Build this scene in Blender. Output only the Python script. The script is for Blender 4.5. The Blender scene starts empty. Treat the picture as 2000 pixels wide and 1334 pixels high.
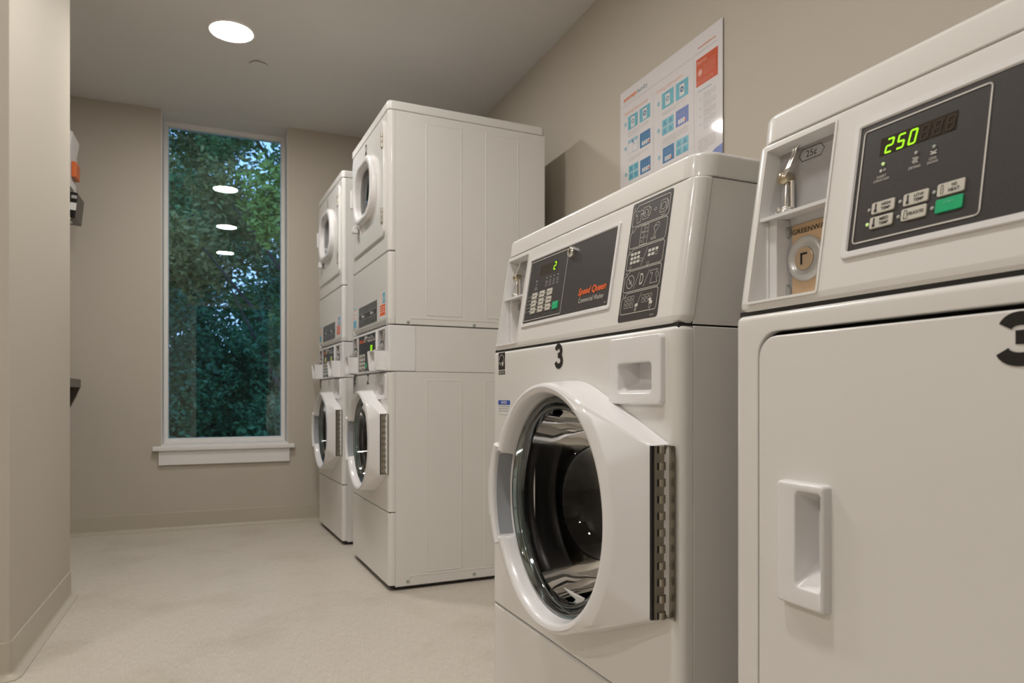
import bpy, bmesh, math, random
from mathutils import Vector, Matrix
random.seed(7)
C = bpy.context.scene.collection
S = bpy.context.scene
PI = math.pi
rad = math.radians

# ------------------------------------------------------------------ camera
cam = bpy.data.cameras.new('camera'); co = bpy.data.objects.new('camera', cam); C.objects.link(co)
co.location = (0, 0, .7903); co.rotation_euler = (rad(90), 0, rad(-22.953))
cam.sensor_width = 36; cam.lens = 24.448; cam.shift_y = .05385
cam.clip_start = .05
cam.dof.use_dof = True; cam.dof.focus_distance = 1.25; cam.dof.aperture_fstop = 9
S.camera = co
# ------------------------------------------------------------------ world: blue dusk sky
w = bpy.data.worlds.new('dusk'); S.world = w; w.use_nodes = True
nt = w.node_tree; bg = nt.nodes['Background']
tc = nt.nodes.new('ShaderNodeTexCoord'); sp = nt.nodes.new('ShaderNodeSeparateXYZ'); rp = nt.nodes.new('ShaderNodeValToRGB')
nt.links.new(tc.outputs['Generated'], sp.inputs[0]); nt.links.new(sp.outputs['Z'], rp.inputs[0]); nt.links.new(rp.outputs[0], bg.inputs[0])
rp.color_ramp.elements[0].color = (.42, .55, .95, 1); rp.color_ramp.elements[0].position = 0
rp.color_ramp.elements[1].color = (.20, .36, .90, 1); rp.color_ramp.elements[1].position = .8
bg.inputs[1].default_value = 2.3
S.view_settings.view_transform = 'Standard'; S.view_settings.look = 'None'; S.view_settings.gamma = 1
S.view_settings.use_curve_mapping = False
S.view_settings.exposure = 0.0
LAMP = 160.0          # radiance of the ceiling diffusers

# ------------------------------------------------------------------ materials
def mat(name, col, rough=.5, metal=0, coat=0, spec=.5, bump=None, noise=None, emit=None, trans=0, ior=1.45, aniso=0):
    m = bpy.data.materials.new(name); m.use_nodes = True; t = m.node_tree; b = t.nodes['Principled BSDF']
    b.inputs['Base Color'].default_value = (*col, 1); b.inputs['Roughness'].default_value = rough
    b.inputs['Metallic'].default_value = metal; b.inputs['Coat Weight'].default_value = coat; b.inputs['Coat Roughness'].default_value = .06
    b.inputs['Specular IOR Level'].default_value = spec; b.inputs['IOR'].default_value = ior
    b.inputs['Transmission Weight'].default_value = trans
    if emit: b.inputs['Emission Color'].default_value = (*emit[0], 1); b.inputs['Emission Strength'].default_value = emit[1]
    if bump:
        c = t.nodes.new('ShaderNodeTexCoord'); n = t.nodes.new('ShaderNodeTexNoise'); n.inputs['Scale'].default_value = bump[0]; n.inputs['Detail'].default_value = 3
        u = t.nodes.new('ShaderNodeBump'); u.inputs['Strength'].default_value = bump[1]; u.inputs['Distance'].default_value = bump[2]
        t.links.new(c.outputs['Object'], n.inputs['Vector']); t.links.new(n.outputs[0], u.inputs['Height']); t.links.new(u.outputs[0], b.inputs['Normal'])
    if noise:
        c = t.nodes.new('ShaderNodeTexCoord'); mp = t.nodes.new('ShaderNodeMapping'); mp.inputs['Scale'].default_value = noise[3] if len(noise) > 3 else (1, 1, 1)
        n = t.nodes.new('ShaderNodeTexNoise'); n.inputs['Scale'].default_value = noise[0]; n.inputs['Detail'].default_value = 5
        r = t.nodes.new('ShaderNodeValToRGB'); r.color_ramp.elements[0].color = (*noise[1], 1); r.color_ramp.elements[1].color = (*noise[2], 1)
        r.color_ramp.elements[0].position = .35; r.color_ramp.elements[1].position = .65
        t.links.new(c.outputs['Object'], mp.inputs[0]); t.links.new(mp.outputs[0], n.inputs['Vector']); t.links.new(n.outputs[0], r.inputs[0]); t.links.new(r.outputs[0], b.inputs['Base Color'])
    return m
WALL = mat('wall_paint', (.525, .475, .402), .75, bump=(260, .12, .002))
CEIL = mat('ceiling_paint', (.70, .68, .655), .85, bump=(200, .1, .002))
TRIMW = mat('white_trim_paint', (.82, .80, .78), .45)
COVE = mat('beige_vinyl_cove', (.51, .462, .375), .36)
ENAM = mat('white_enamel', (.76, .742, .715), .28, coat=.35, bump=(420, .05, .0006))
ENAMF = mat('white_enamel_front', (.76, .742, .715), .24, coat=.4, bump=(420, .04, .0005))
PLAS = mat('white_plastic', (.80, .785, .785), .26, coat=.3)
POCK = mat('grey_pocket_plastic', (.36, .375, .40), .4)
PLASM = mat('white_textured_plastic', (.76, .75, .745), .42, bump=(900, .2, .0006))
BLACK = mat('black_overlay', (.045, .041, .040), .38, noise=(900, (.040, .037, .036), (.056, .051, .050)))
DARK = mat('dark_gap', (.03, .028, .026), .7)
RUB = mat('black_rubber', (.015, .015, .016), .35)
INK = mat('black_ink', (.018, .016, .015), .4)
WHINK = mat('white_ink', (.62, .60, .55), .5)
KEYC = mat('key_cream', (.60, .57, .50), .4)
GREENK = mat('key_green', (.01, .42, .17), .4)
ORANGE = mat('orange_ink', (.82, .14, .03), .45)
LGREEN = mat('lit_green_digits', (.1, .4, 0), .5, emit=((.40, .95, .0), 1.2))
LEDW = mat('led_lens', (.5, .52, .5), .3)
LEDG = mat('led_lit', (.5, .6, .3), .3, emit=((.6, .9, .3), .5))
DISPM = mat('display_window', (.032, .022, .012), .25, coat=.3)
CHROME = mat('chrome', (.82, .80, .77), .12, metal=1)
STEEL = mat('brushed_steel', (.46, .42, .36), .34, metal=1, noise=(60, (.40, .37, .31), (.50, .46, .39), (1, 1, .05)))
GALV = mat('zinc_bolt', (.50, .54, .54), .35, metal=.8)
GREYP = mat('grey_slide_plate', (.42, .41, .41), .40, metal=.15)
BRASS = mat('brass_plate', (.70, .50, .31), .42, metal=.35)
PLUG = mat('lock_plug', (.62, .47, .32), .35, metal=.4)
CASTW = mat('cast_lock_ring', (.60, .59, .57), .3, metal=.3, coat=.3)
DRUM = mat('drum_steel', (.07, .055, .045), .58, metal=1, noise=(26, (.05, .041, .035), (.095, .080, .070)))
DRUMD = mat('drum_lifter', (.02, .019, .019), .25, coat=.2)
FLOORM = mat('floor_vinyl', (.5, .45, .39), .36)
def floor_nodes():
    t = FLOORM.node_tree; b = t.nodes['Principled BSDF']; L = t.links.new
    c = t.nodes.new('ShaderNodeTexCoord')
    a = t.nodes.new('ShaderNodeMapping'); a.inputs['Scale'].default_value = (30, 420, 1)
    d = t.nodes.new('ShaderNodeMapping'); d.inputs['Scale'].default_value = (420, 30, 1)
    n1 = t.nodes.new('ShaderNodeTexNoise'); n1.inputs['Scale'].default_value = 1; n1.inputs['Detail'].default_value = 3
    n2 = t.nodes.new('ShaderNodeTexNoise'); n2.inputs['Scale'].default_value = 1; n2.inputs['Detail'].default_value = 3
    n3 = t.nodes.new('ShaderNodeTexNoise'); n3.inputs['Scale'].default_value = 3.2; n3.inputs['Detail'].default_value = 6
    L(c.outputs['Object'], a.inputs[0]); L(c.outputs['Object'], d.inputs[0]); L(a.outputs[0], n1.inputs['Vector']); L(d.outputs[0], n2.inputs['Vector']); L(c.outputs['Object'], n3.inputs['Vector'])
    m = t.nodes.new('ShaderNodeMath'); m.operation = 'ADD'; L(n1.outputs[0], m.inputs[0]); L(n2.outputs[0], m.inputs[1])
    r = t.nodes.new('ShaderNodeMapRange'); r.inputs[1].default_value = .75; r.inputs[2].default_value = 1.25; r.inputs[3].default_value = .0; r.inputs[4].default_value = 1
    L(m.outputs[0], r.inputs[0])
    x = t.nodes.new('ShaderNodeMix'); x.data_type = 'RGBA'; x.inputs[6].default_value = (.54, .487, .42, 1); x.inputs[7].default_value = (.69, .635, .56, 1); L(r.outputs[0], x.inputs[0])
    y = t.nodes.new('ShaderNodeMix'); y.data_type = 'RGBA'; y.blend_type = 'MULTIPLY'; y.inputs[0].default_value = .3; y.inputs[7].default_value = (.86, .84, .80, 1)
    r3 = t.nodes.new('ShaderNodeMapRange'); r3.inputs[1].default_value = .5; r3.inputs[2].default_value = .75; L(n3.outputs[0], r3.inputs[0]); L(r3.outputs[0], y.inputs[0])
    L(x.outputs[2], y.inputs[6]); L(y.outputs[2], b.inputs['Base Color'])
    u = t.nodes.new('ShaderNodeBump'); u.inputs['Strength'].default_value = .12; u.inputs['Distance'].default_value = .001; L(m.outputs[0], u.inputs['Height']); L(u.outputs[0], b.inputs['Normal'])
floor_nodes()
def glassmat(name, tint, refl=1.5, rough=0.0, base=.0):
    m = bpy.data.materials.new(name); m.use_nodes = True; t = m.node_tree; t.nodes.clear()
    o = t.nodes.new('ShaderNodeOutputMaterial'); mx = t.nodes.new('ShaderNodeMixShader'); tr = t.nodes.new('ShaderNodeBsdfTransparent'); g = t.nodes.new('ShaderNodeBsdfGlossy'); f = t.nodes.new('ShaderNodeFresnel')
    tr.inputs[0].default_value = (*tint, 1); g.inputs['Roughness'].default_value = rough; f.inputs[0].default_value = refl
    ad = t.nodes.new('ShaderNodeMath'); ad.operation = 'ADD'; ad.use_clamp = True; ad.inputs[1].default_value = base
    t.links.new(f.outputs[0], ad.inputs[0]); t.links.new(ad.outputs[0], mx.inputs[0]); t.links.new(tr.outputs[0], mx.inputs[1]); t.links.new(g.outputs[0], mx.inputs[2]); t.links.new(mx.outputs[0], o.inputs[0])
    return m
PANE = glassmat('window_glass', (.80, .95, .93), 1.55, 0, .02)
BOWL = glassmat('door_glass', (.72, .70, .68), 1.5, .01)
RIM = glassmat('door_glass_rim', (.62, .74, .73), 1.7, .05, .06)
LAMPM = mat('lamp_diffuser', (1, 1, 1), .5, emit=((1.0, .966, .922), LAMP))

# ------------------------------------------------------------------ mesh helpers
def obj(name, bm, m, parent=None, sharp=32, smooth=True, keep=False):
    bmesh.ops.remove_doubles(bm, verts=bm.verts, dist=1e-6)
    if not keep: bmesh.ops.recalc_face_normals(bm, faces=bm.faces)
    bm.normal_update()
    if smooth:
        lim = rad(sharp)
        for e in bm.edges:
            if len(e.link_faces) == 2 and e.calc_face_angle(0) > lim: e.smooth = False
        for f in bm.faces: f.smooth = True
    me = bpy.data.meshes.new(name); bm.to_mesh(me); bm.free()
    me.materials.append(m)
    o = bpy.data.objects.new(name, me); C.objects.link(o)
    if smooth: wm = o.modifiers.new('wn', 'WEIGHTED_NORMAL'); wm.keep_sharp = True
    if parent: o.parent = parent
    return o
def open_front(b, x):
    bmesh.ops.delete(b, geom=[f for f in b.faces if all(v.co.x < x for v in f.verts)], context='FACES')
def boxes(name, parent, m, lst):
    for a in lst:
        b = bmesh.new(); box(b, *a); obj(name, b, m, parent, smooth=False)
def thing(name, label, cat, loc=(0, 0, 0), rz=0, group=None):
    o = bpy.data.objects.new(name, None); C.objects.link(o); o.location = loc; o.rotation_euler = (0, 0, rz)
    o.empty_display_size = .1; o['label'] = label; o['category'] = cat
    if group: o['group'] = group
    return o
def struct(o): o['kind'] = 'structure'; return o
def box(bm, x0, x1, y0, y1, z0, z1, bev=0, seg=2, M=None):
    t = bmesh.new(); bmesh.ops.create_cube(t, size=1)
    for v in t.verts: v.co = Vector(((x0 + x1) / 2 + v.co.x * (x1 - x0), (y0 + y1) / 2 + v.co.y * (y1 - y0), (z0 + z1) / 2 + v.co.z * (z1 - z0)))
    if bev: bmesh.ops.bevel(t, geom=t.edges[:], offset=bev, segments=seg, profile=.5, affect='EDGES')
    merge(bm, t, M); return bm
def merge(bm, t, M=None):
    mp = {}
    for v in t.verts: mp[v] = bm.verts.new(M @ v.co if M else v.co)
    for f in t.faces:
        try: bm.faces.new([mp[v] for v in f.verts])
        except ValueError: pass
    t.free()
def loft(bm, loops, cap0=False, cap1=False, closed=True):
    vs = [[bm.verts.new(p) for p in l] for l in loops]
    n = len(vs[0])
    for a, b in zip(vs, vs[1:]):
        for i in range(n if closed else n - 1):
            j = (i + 1) % n
            try: bm.faces.new((a[i], a[j], b[j], b[i]))
            except ValueError: pass
    if cap0: bm.faces.new(vs[0][::-1])
    if cap1: bm.faces.new(vs[-1])
    return vs
def rrect(w, h, r, k=5, cx=0, cy=0):
    r = min(r, w / 2 - 1e-5, h / 2 - 1e-5); P = []
    for (sx, sy, a0) in ((1, 1, 0), (-1, 1, 90), (-1, -1, 180), (1, -1, 270)):
        for i in range(k + 1):
            a = rad(a0 + 90 * i / k); P.append((cx + sx * (w / 2 - r) + r * math.cos(a), cy + sy * (h / 2 - r) + r * math.sin(a)))
    return P
def circ(r, n=48, cx=0, cy=0, a0=0): return [(cx + r * math.cos(a0 + 2 * PI * i / n), cy + r * math.sin(a0 + 2 * PI * i / n)) for i in range(n)]
class Fr:
    """a drawing plane: u to the right as seen from outside, v up, n outward"""
    def __init__(s, o, u, v): s.o = Vector(o); s.u = Vector(u).normalized(); s.v = Vector(v).normalized(); s.n = s.u.cross(s.v)
    def p(s, u, v, n=0): return s.o + s.u * u + s.v * v + s.n * n
    def L(s, pts, n): return [s.p(x, y, n) for x, y in pts]
    def at(s, u, v, n=0): return Fr(s.p(u, v, n), s.u, s.v)
    def M(s): return Matrix(((s.u.x, s.v.x, s.n.x, s.o.x), (s.u.y, s.v.y, s.n.y, s.o.y), (s.u.z, s.v.z, s.n.z, s.o.z), (0, 0, 0, 1)))
def fbox(bm, F, u0, u1, v0, v1, n0, n1, bev=0, seg=2): box(bm, u0, u1, v0, v1, n0, n1, bev, seg, F.M())
def lathe(bm, F, prof, n=48, cap0=False, cap1=False): loft(bm, [F.L(circ(max(r, 1e-5), n), h) for r, h in prof], cap0, cap1)
def cyl(bm, F, r, n0, n1, k=20, bev=0):
    pr = [(r, n0), (r, n1)] if not bev else [(r, n0), (r, n1 - bev), (r - bev, n1)]
    lathe(bm, F, pr, k, True, True)
def plate(bm, F, pts, n0, n1, bev=0):
    if bev:
        cx = sum(p[0] for p in pts) / len(pts); cy = sum(p[1] for p in pts) / len(pts)
        W_ = max(abs(p[0] - cx) for p in pts); H_ = max(abs(p[1] - cy) for p in pts)
        ins = [(cx + (x - cx) * (1 - bev / W_), cy + (y - cy) * (1 - bev / H_)) for x, y in pts]
        mid = [(cx + (x - cx) * (1 - .3 * bev / W_), cy + (y - cy) * (1 - .3 * bev / H_)) for x, y in pts]
        loft(bm, [F.L(pts, n0), F.L(pts, n1 - bev), F.L(mid, n1 - bev * .3), F.L(ins, n1)], True, True)
    else: loft(bm, [F.L(pts, n0), F.L(pts, n1)], True, True)
def flat(bm, F, pts, n):
    bm.faces.new([bm.verts.new(q) for q in F.L(pts, n)])
def frame_ring(bm, F, w, h, r, t, n0, n1, cx=0, cy=0):
    o = rrect(w, h, r, 4, cx, cy); i = rrect(w - 2 * t, h - 2 * t, max(r - t, .0005), 4, cx, cy)
    loft(bm, [F.L(o, n0), F.L(o, n1), F.L(i, n1), F.L(i, n0)])
def stroke(bm, F, pts, wd, n, closed=False):
    q = list(pts) + ([pts[0]] if closed else [])
    for (x0, y0), (x1, y1) in zip(q, q[1:]):
        d = math.hypot(x1 - x0, y1 - y0)
        if d < 1e-7: continue
        ex, ey = (x1 - x0) / d * wd / 2, (y1 - y0) / d * wd / 2; nx, ny = -ey, ex
        flat(bm, F, [(x0 - ex * .6 + nx, y0 - ey * .6 + ny), (x0 - ex * .6 - nx, y0 - ey * .6 - ny), (x1 + ex * .6 - nx, y1 + ey * .6 - ny), (x1 + ex * .6 + nx, y1 + ey * .6 + ny)], n)
def tube(bm, pts, r, k=10):
    P = [Vector(p) for p in pts]; loops = []
    up = Vector((.13, .31, .94))
    for i, p in enumerate(P):
        d = (P[min(i + 1, len(P) - 1)] - P[max(i - 1, 0)]).normalized(); a = d.cross(up).normalized(); b = d.cross(a).normalized()
        rr = r[i] if isinstance(r, (list, tuple)) else r
        loops.append([p + a * rr * math.cos(2 * PI * j / k) + b * rr * math.sin(2 * PI * j / k) for j in range(k)])
    loft(bm, loops, True, True)
_tc = {}
def text_mesh(s, bold=0, shear=0, res=3):
    key = (s, bold, shear)
    if key in _tc: return _tc[key]
    c = bpy.data.curves.new('t', 'FONT'); c.body = s; c.size = 1; c.offset = bold; c.shear = shear; c.resolution_u = res; c.fill_mode = 'FRONT'
    o = bpy.data.objects.new('t', c); C.objects.link(o)
    dg = bpy.context.evaluated_depsgraph_get(); me = bpy.data.meshes.new_from_object(o.evaluated_get(dg))
    V = [(v.co.x, v.co.y) for v in me.vertices]; Fs = [tuple(p.vertices) for p in me.polygons]
    bpy.data.objects.remove(o); bpy.data.curves.remove(c); bpy.data.meshes.remove(me)
    _tc[key] = (V, Fs); return _tc[key]
def text(bm, F, s, u, v, h, n, w=None, al='l', bold=0, shear=0):
    """h is the height of a capital letter, w the width of the whole word"""
    V, Fs = text_mesh(s, bold, shear)
    if not V: return
    x0 = min(p[0] for p in V); x1 = max(p[0] for p in V); sy = h / .69
    sx = (w / (x1 - x0)) if w else sy
    off = {'l': 0, 'c': -.5, 'r': -1}[al] * (x1 - x0) * sx
    vs = [bm.verts.new(F.p(u + off + (x - x0) * sx, v + y * sy, n)) for x, y in V]
    for f in Fs:
        try: bm.faces.new([vs[i] for i in f])
        except ValueError: pass
def ribbon(bm, F, pts, wd, n):
    L = []
    for i, (x, y) in enumerate(pts):
        x0, y0 = pts[max(i - 1, 0)]; x1, y1 = pts[min(i + 1, len(pts) - 1)]; d = math.hypot(x1 - x0, y1 - y0); L.append((x, y, -(y1 - y0) / d * wd / 2, (x1 - x0) / d * wd / 2))
    vs = [(bm.verts.new(F.p(x + a, y + c, n)), bm.verts.new(F.p(x - a, y - c, n))) for x, y, a, c in L]
    for p, q in zip(vs, vs[1:]): bm.faces.new((p[0], p[1], q[1], q[0]))
def numeral(bm, F, ch, w_, h, t, n):
    """bold grotesque numeral, centred on u, standing on v = 0"""
    def arc(cx, cy, rx, ry, a0, a1, k=18): return [(cx + rx * math.cos(rad(a0 + (a1 - a0) * i / k)), cy + ry * math.sin(rad(a0 + (a1 - a0) * i / k))) for i in range(k + 1)]
    if ch == '3':
        r1 = (h * .47 - t * .5) / 2 + .0; r2 = (h * .60 - t) / 2
        ribbon(bm, F, arc(0, h - t / 2 - r1, w_ * .44 - t / 2, r1, 168, -90), t, n); ribbon(bm, F, [(-w_ * .10, h - t / 2 - 2 * r1), (w_ * .02, h - t / 2 - 2 * r1)], t, n)
        r2 = (h - t / 2 - 2 * r1 - t / 2) / 2; ribbon(bm, F, arc(0, t / 2 + r2, w_ / 2 - t / 2, r2, 90, -168), t, n + .0001)
    if ch == '2':
        r1 = h * .27 - t * .25; cy = h - t / 2 - r1
        ribbon(bm, F, arc(0, cy, w_ / 2 - t / 2, r1, 172, -38) + [(-w_ * .5 + t * .6, t * .9)], t, n); ribbon(bm, F, [(-w_ / 2, t / 2), (w_ / 2, t / 2)], t, n + .0001)
    if ch == '1':
        ribbon(bm, F, [(w_ * .15, 0), (w_ * .15, h)], t, n); ribbon(bm, F, [(w_ * .15, h - t * .8), (-w_ * .35, h - t * 1.5)], t * .8, n + .0001)
def pocket_plate(bm, F, w, h, r, th, pc, pw, ph, pr, depth, bev=.004, shrink=.8, poff=(0, 0), bulge=0):
    """a raised plate with a finger pocket sunk in it"""
    def bl(P): return [(x + (bulge * (1 - (2 * y / h) ** 2) * (-1 if x < 0 else 1) if bulge else 0), y) for x, y in P]
    L = [F.L(bl(rrect(w + .001, h + .001, r, 6)), 0), F.L(bl(rrect(w, h, r, 6)), th - bev), F.L(bl(rrect(w - bev * .6, h - bev * .6, r, 6)), th - bev * .3), F.L(bl(rrect(w - bev * 2, h - bev * 2, r, 6)), th),
         F.L(rrect(pw + .004, ph + .004, pr + .002, 6, *pc), th), F.L(rrect(pw, ph, pr, 6, *pc), th - .002),
         F.L(rrect(pw * shrink, ph * shrink, pr * .8, 6, pc[0] + poff[0], pc[1] + poff[1]), th - depth)]
    loft(bm, L, False, True)
def copy_tree(o, parent=None):
    c = o.copy(); C.objects.link(c)
    if parent: c.parent = parent
    for ch in list(o.children): copy_tree(ch, c)
    return c
def quarter(rz, k=3): return [(rz * (1 - math.sin(PI / 2 * i / k)), rz * (1 - math.cos(PI / 2 * i / k))) for i in range(k, -1, -1)]  # (dz, inset) from edge inward
def wrap_panel(bm, z0, z1, W, sd, r=.018, slope=0, zs=0, bb=(), zb=(), holes=(), rz0=.005, rz1=.005):
    """front panel wrapped round both corners; slope leans it back with height; holes = (b0,b1,z0,z1)"""
    cols = [((sd, 0), (0, 1))]
    k = 6
    for i in range(k + 1):
        a = PI / 2 * i / k; cols.append(((r * (1 - math.sin(a)), r * (1 - math.cos(a))), (math.sin(a), math.cos(a))))
    inner = sorted(set([b for h in holes for b in h[:2]] + list(bb)))
    for b in inner: cols.append(((0, b), (1, 0)))
    for i in range(k, -1, -1):
        a = PI / 2 * i / k; cols.append(((r * (1 - math.sin(a)), W - r * (1 - math.cos(a))), (math.sin(a), -math.cos(a))))
    cols.append(((sd, W), (0, -1)))
    rows = []
    for i in range(4):
        t = PI / 2 * i / 3; rows.append((z0 + rz0 * (1 - math.cos(t)), rz0 * (1 - math.sin(t))))
    for z in sorted(set([z for h in holes for z in h[2:]] + list(zb))): rows.append((z, 0))
    for i in range(3, -1, -1):
        t = PI / 2 * i / 3; rows.append((z1 - rz1 * (1 - math.cos(t)), rz1 * (1 - math.sin(t))))
    rows = [(z0, rz0 + .02)] + rows + [(z1, rz1 + .02)]
    V = []
    for z, ins in rows:
        V.append([bm.verts.new((p[0] + nrm[0] * min(ins, .024) + slope * (z - zs), p[1] + nrm[1] * min(ins, .024), z)) for p, nrm in cols])
    for j in range(len(rows) - 1):
        for i in range(len(cols) - 1):
            cb = (cols[i][0][1] + cols[i + 1][0][1]) / 2; cz = (rows[j][0] + rows[j + 1][0]) / 2
            if cols[i][1] == (1, 0) and cols[i + 1][1] == (1, 0) and any(h[0] < cb < h[1] and h[2] < cz < h[3] for h in holes): continue
            bm.faces.new((V[j][i], V[j + 1][i], V[j + 1][i + 1], V[j][i + 1]))
def strip(bm, F, u0, u1, v0, v1, n): flat(bm, F, [(u0, v0), (u1, v0), (u1, v1), (u0, v1)], n)
def new():
    return bmesh.new()

# ------------------------------------------------------------------ room
H = 2.488; WX = 1.494; D = 4.583; GY = 4.80; XS = -.535; YS0 = 2.3365; YS1 = 3.202; XA = -1.05; XN = -2.3; YN = -1.75
WO0, WO1 = -.306, .409       # window opening
def quadbox(name, m, *a, bev=0):
    b = new(); box(b, *a, bev=bev); return struct(obj(name, b, m, smooth=False))
quadbox('floor', FLOORM, XN - .1, WX + .1, YN - .1, GY, -.06, 0)
quadbox('ceiling', CEIL, XN - .1, WX + .1, YN - .1, GY + .03, H, H + .12)
quadbox('wall_right', WALL, WX, WX + .1, YN, D, 0, H)
b = new()
for a in ((XA - .1, WO0, D, D + .26, 0, H), (WO1, WX + .1, D, D + .26, 0, H), (WO0, WO1, D, D + .26, 0, .49)): box(b, *a)
struct(obj('wall_back', b, WALL, smooth=False))
quadbox('wall_left', WALL, XA - .1, XA, YS1, D, 0, H)
quadbox('wall_partition', WALL, XN, XS, YS0, YS1, 0, H, bev=.002)
quadbox('wall_near_left', WALL, XN - .1, XN, YN, YS0, 0, H)
quadbox('wall_front', WALL, XN - .1, WX + .1, YN - .1, YN, 0, H)
# vinyl cove base: profile swept along wall runs (offset from wall, height)
CP = [(.0004, .1050), (.0034, .1044), (.0044, .1025), (.0044, .024), (.0052, .0165), (.0085, .0115), (.014, .0085), (.026, .0045), (.0275, .0035), (.0275, .0), (.0004, .0)]
def cove(name, path):
    b = new(); n = len(path); loops = []
    for i, (x, y) in enumerate(path):
        P = Vector((x, y)); nn = []
        if i > 0: d = (P - Vector(path[i - 1])).normalized(); nn.append(Vector((d.y, -d.x)))
        if i < n - 1: d = (Vector(path[i + 1]) - P).normalized(); nn.append(Vector((d.y, -d.x)))
        m = sum(nn, Vector((0, 0))) / len(nn); m = m / m.length_squared
        loops.append([(P.x + m.x * o, P.y + m.y * o, z) for o, z in CP])
    loft(b, loops, True, True)
    return struct(obj(name, b, COVE, sharp=60))
cove('baseboard_back', [(XA, D), (WX, D)])
cove('baseboard_left', [(XN, YS0), (XS - .012, YS0), (XS - .0035, YS0 + .0035), (XS, YS0 + .012), (XS, YS1 - .004), (XS - .004, YS1), (XA, YS1), (XA, D)])
cove('baseboard_right', [(WX, D), (WX, YN)])
cove('baseboard_near', [(XN, YN), (XN, YS0)])

# window: frame, pane, sill, apron
wn = bpy.data.objects.new('window_1', None); C.objects.link(wn); wn.location = ((WO0 + WO1) / 2, GY, .5); struct(wn)
def wobj(name, b, m, **k):
    o = obj(name, b, m, wn, **k); o.matrix_parent_inverse = Matrix.Translation(-wn.location); return o
FW = Fr((0, GY, 0), (1, 0, 0), (0, 0, 1))    # n = -y, toward room
zf0, zf1 = .505, H - .001
b = new()
L0 = [(WO0, zf0), (WO1, zf0), (WO1, zf1), (WO0, zf1)]
def insr(d): return [(WO0 + d, zf0 + d), (WO1 - d, zf0 + d), (WO1 - d, zf1 - d), (WO0 + d, zf1 - d)]
loft(b, [FW.L(insr(.0), -.03), FW.L(insr(.0), .03), FW.L(insr(.012), .03), FW.L(insr(.014), .022), FW.L(insr(.024), .022), FW.L(insr(.027), .004), FW.L(insr(.027), -.03)])
wobj('window_frame', b, TRIMW, smooth=False)
b = new(); fbox(b, FW, WO0 + .02, WO1 - .02, zf0 + .02, zf1 - .02, -.012, -.006); wobj('pane', b, PANE, smooth=False)
b = new(); box(b, WO0, WO1, D - .001, GY + .02, .488, .505); box(b, -.351, .448, D - .032, D + .002, .470, .4965, bev=.005); wobj('window_sill', b, TRIMW, smooth=False)
b = new(); box(b, -.319, .417, D - .016, D + .0, .386, .4705, bev=.0015); wobj('sill_apron', b, TRIMW, smooth=False)
b = new()   # thin white jamb and head liners
box(b, WO0, WO0 + .004, D + .002, GY, .5, H - .004); box(b, WO1 - .004, WO1, D + .002, GY, .5, H - .004); box(b, WO0, WO1, D + .002, GY, H - .004, H)
wobj('jamb_liner', b, CEIL, smooth=False)

# door at the far end behind the camera (seen mirrored in the window)
dr = bpy.data.objects.new('door_1', None); C.objects.link(dr); dr.location = (.2, YN, 0); struct(dr)
def dobj(name, b, m):
    o = obj(name, b, m, dr, smooth=False); o.matrix_parent_inverse = Matrix.Translation(-dr.location); return o
b = new(); box(b, -.36, -.29, YN, YN + .04, 0, 2.2); box(b, .72, .79, YN, YN + .04, 0, 2.2); box(b, -.29, .72, YN, YN + .04, 2.13, 2.2); dobj('door_frame', b, TRIMW)
b = new(); box(b, -.285, .715, YN, YN + .025, .01, 2.125); dobj('door_leaf', b, mat('door_paint', (.10, .09, .08), .4))
b = new(); box(b, -.05, .5, YN + .025, YN + .03, 1.0, 1.9); dobj('door_glass', b, mat('lit_corridor_glass', (.1, .1, .11), .1))
b = new(); tube(b, [(-.2, YN + .03, 1.02), (-.2, YN + .07, 1.02), (-.08, YN + .07, 1.02)], .009); dobj('door_handle', b, CHROME)

# ceiling lights; the last two are unseen, added to brighten the machine fronts
LIGHTS = [(.060, 3.477, 'round flush ceiling light nearest the window, in full view'), (.085, 2.12, 'second round ceiling light from the window, mirrored in its glass'),
          (.085, .76, 'third round ceiling light from the window, mirrored in its glass'), (-1.75, .55, 'added unseen round light left of the camera, nearest the near partition'),
          (-1.75, -1.0, 'added unseen round light behind the camera at the left end of the room')]
proto = None
for i, (x, y, lab) in enumerate(LIGHTS):
    if proto is None:
        proto = thing('ceiling_light', lab, 'ceiling light', (x, y, H), group='round ceiling lights')
        F = Fr((0, 0, 0), (1, 0, 0), (0, -1, 0))   # n down
        b = new(); lathe(b, F, [(.108, 0), (.108, .004), (.104, .0075), (.0955, .0085), (.0935, .0075), (.0935, .001)], 64); obj('trim_ring', b, TRIMW, proto)
        b = new(); lathe(b, F, [(.093, .001), (.093, .0062), (.080, .0078), (.05, .0088), (.0, .009)], 64); obj('diffuser', b, LAMPM, proto)
        L = proto
    else:
        L = copy_tree(proto); L.location = (x, y, H); L['label'] = lab
# sprinkler cover plate
F = Fr((.193, 3.770, H), (1, 0, 0), (0, -1, 0)); b = new(); lathe(b, F, [(.030, 0), (.030, .008), (.0405, .008), (.0415, .009), (.0405, .0105), (0, .011)], 40)
o = obj('sprinkler_cover', b, CEIL); o['label'] = 'small round white sprinkler cover plate on the ceiling beyond the light'; o['category'] = 'ceiling cap'

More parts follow.
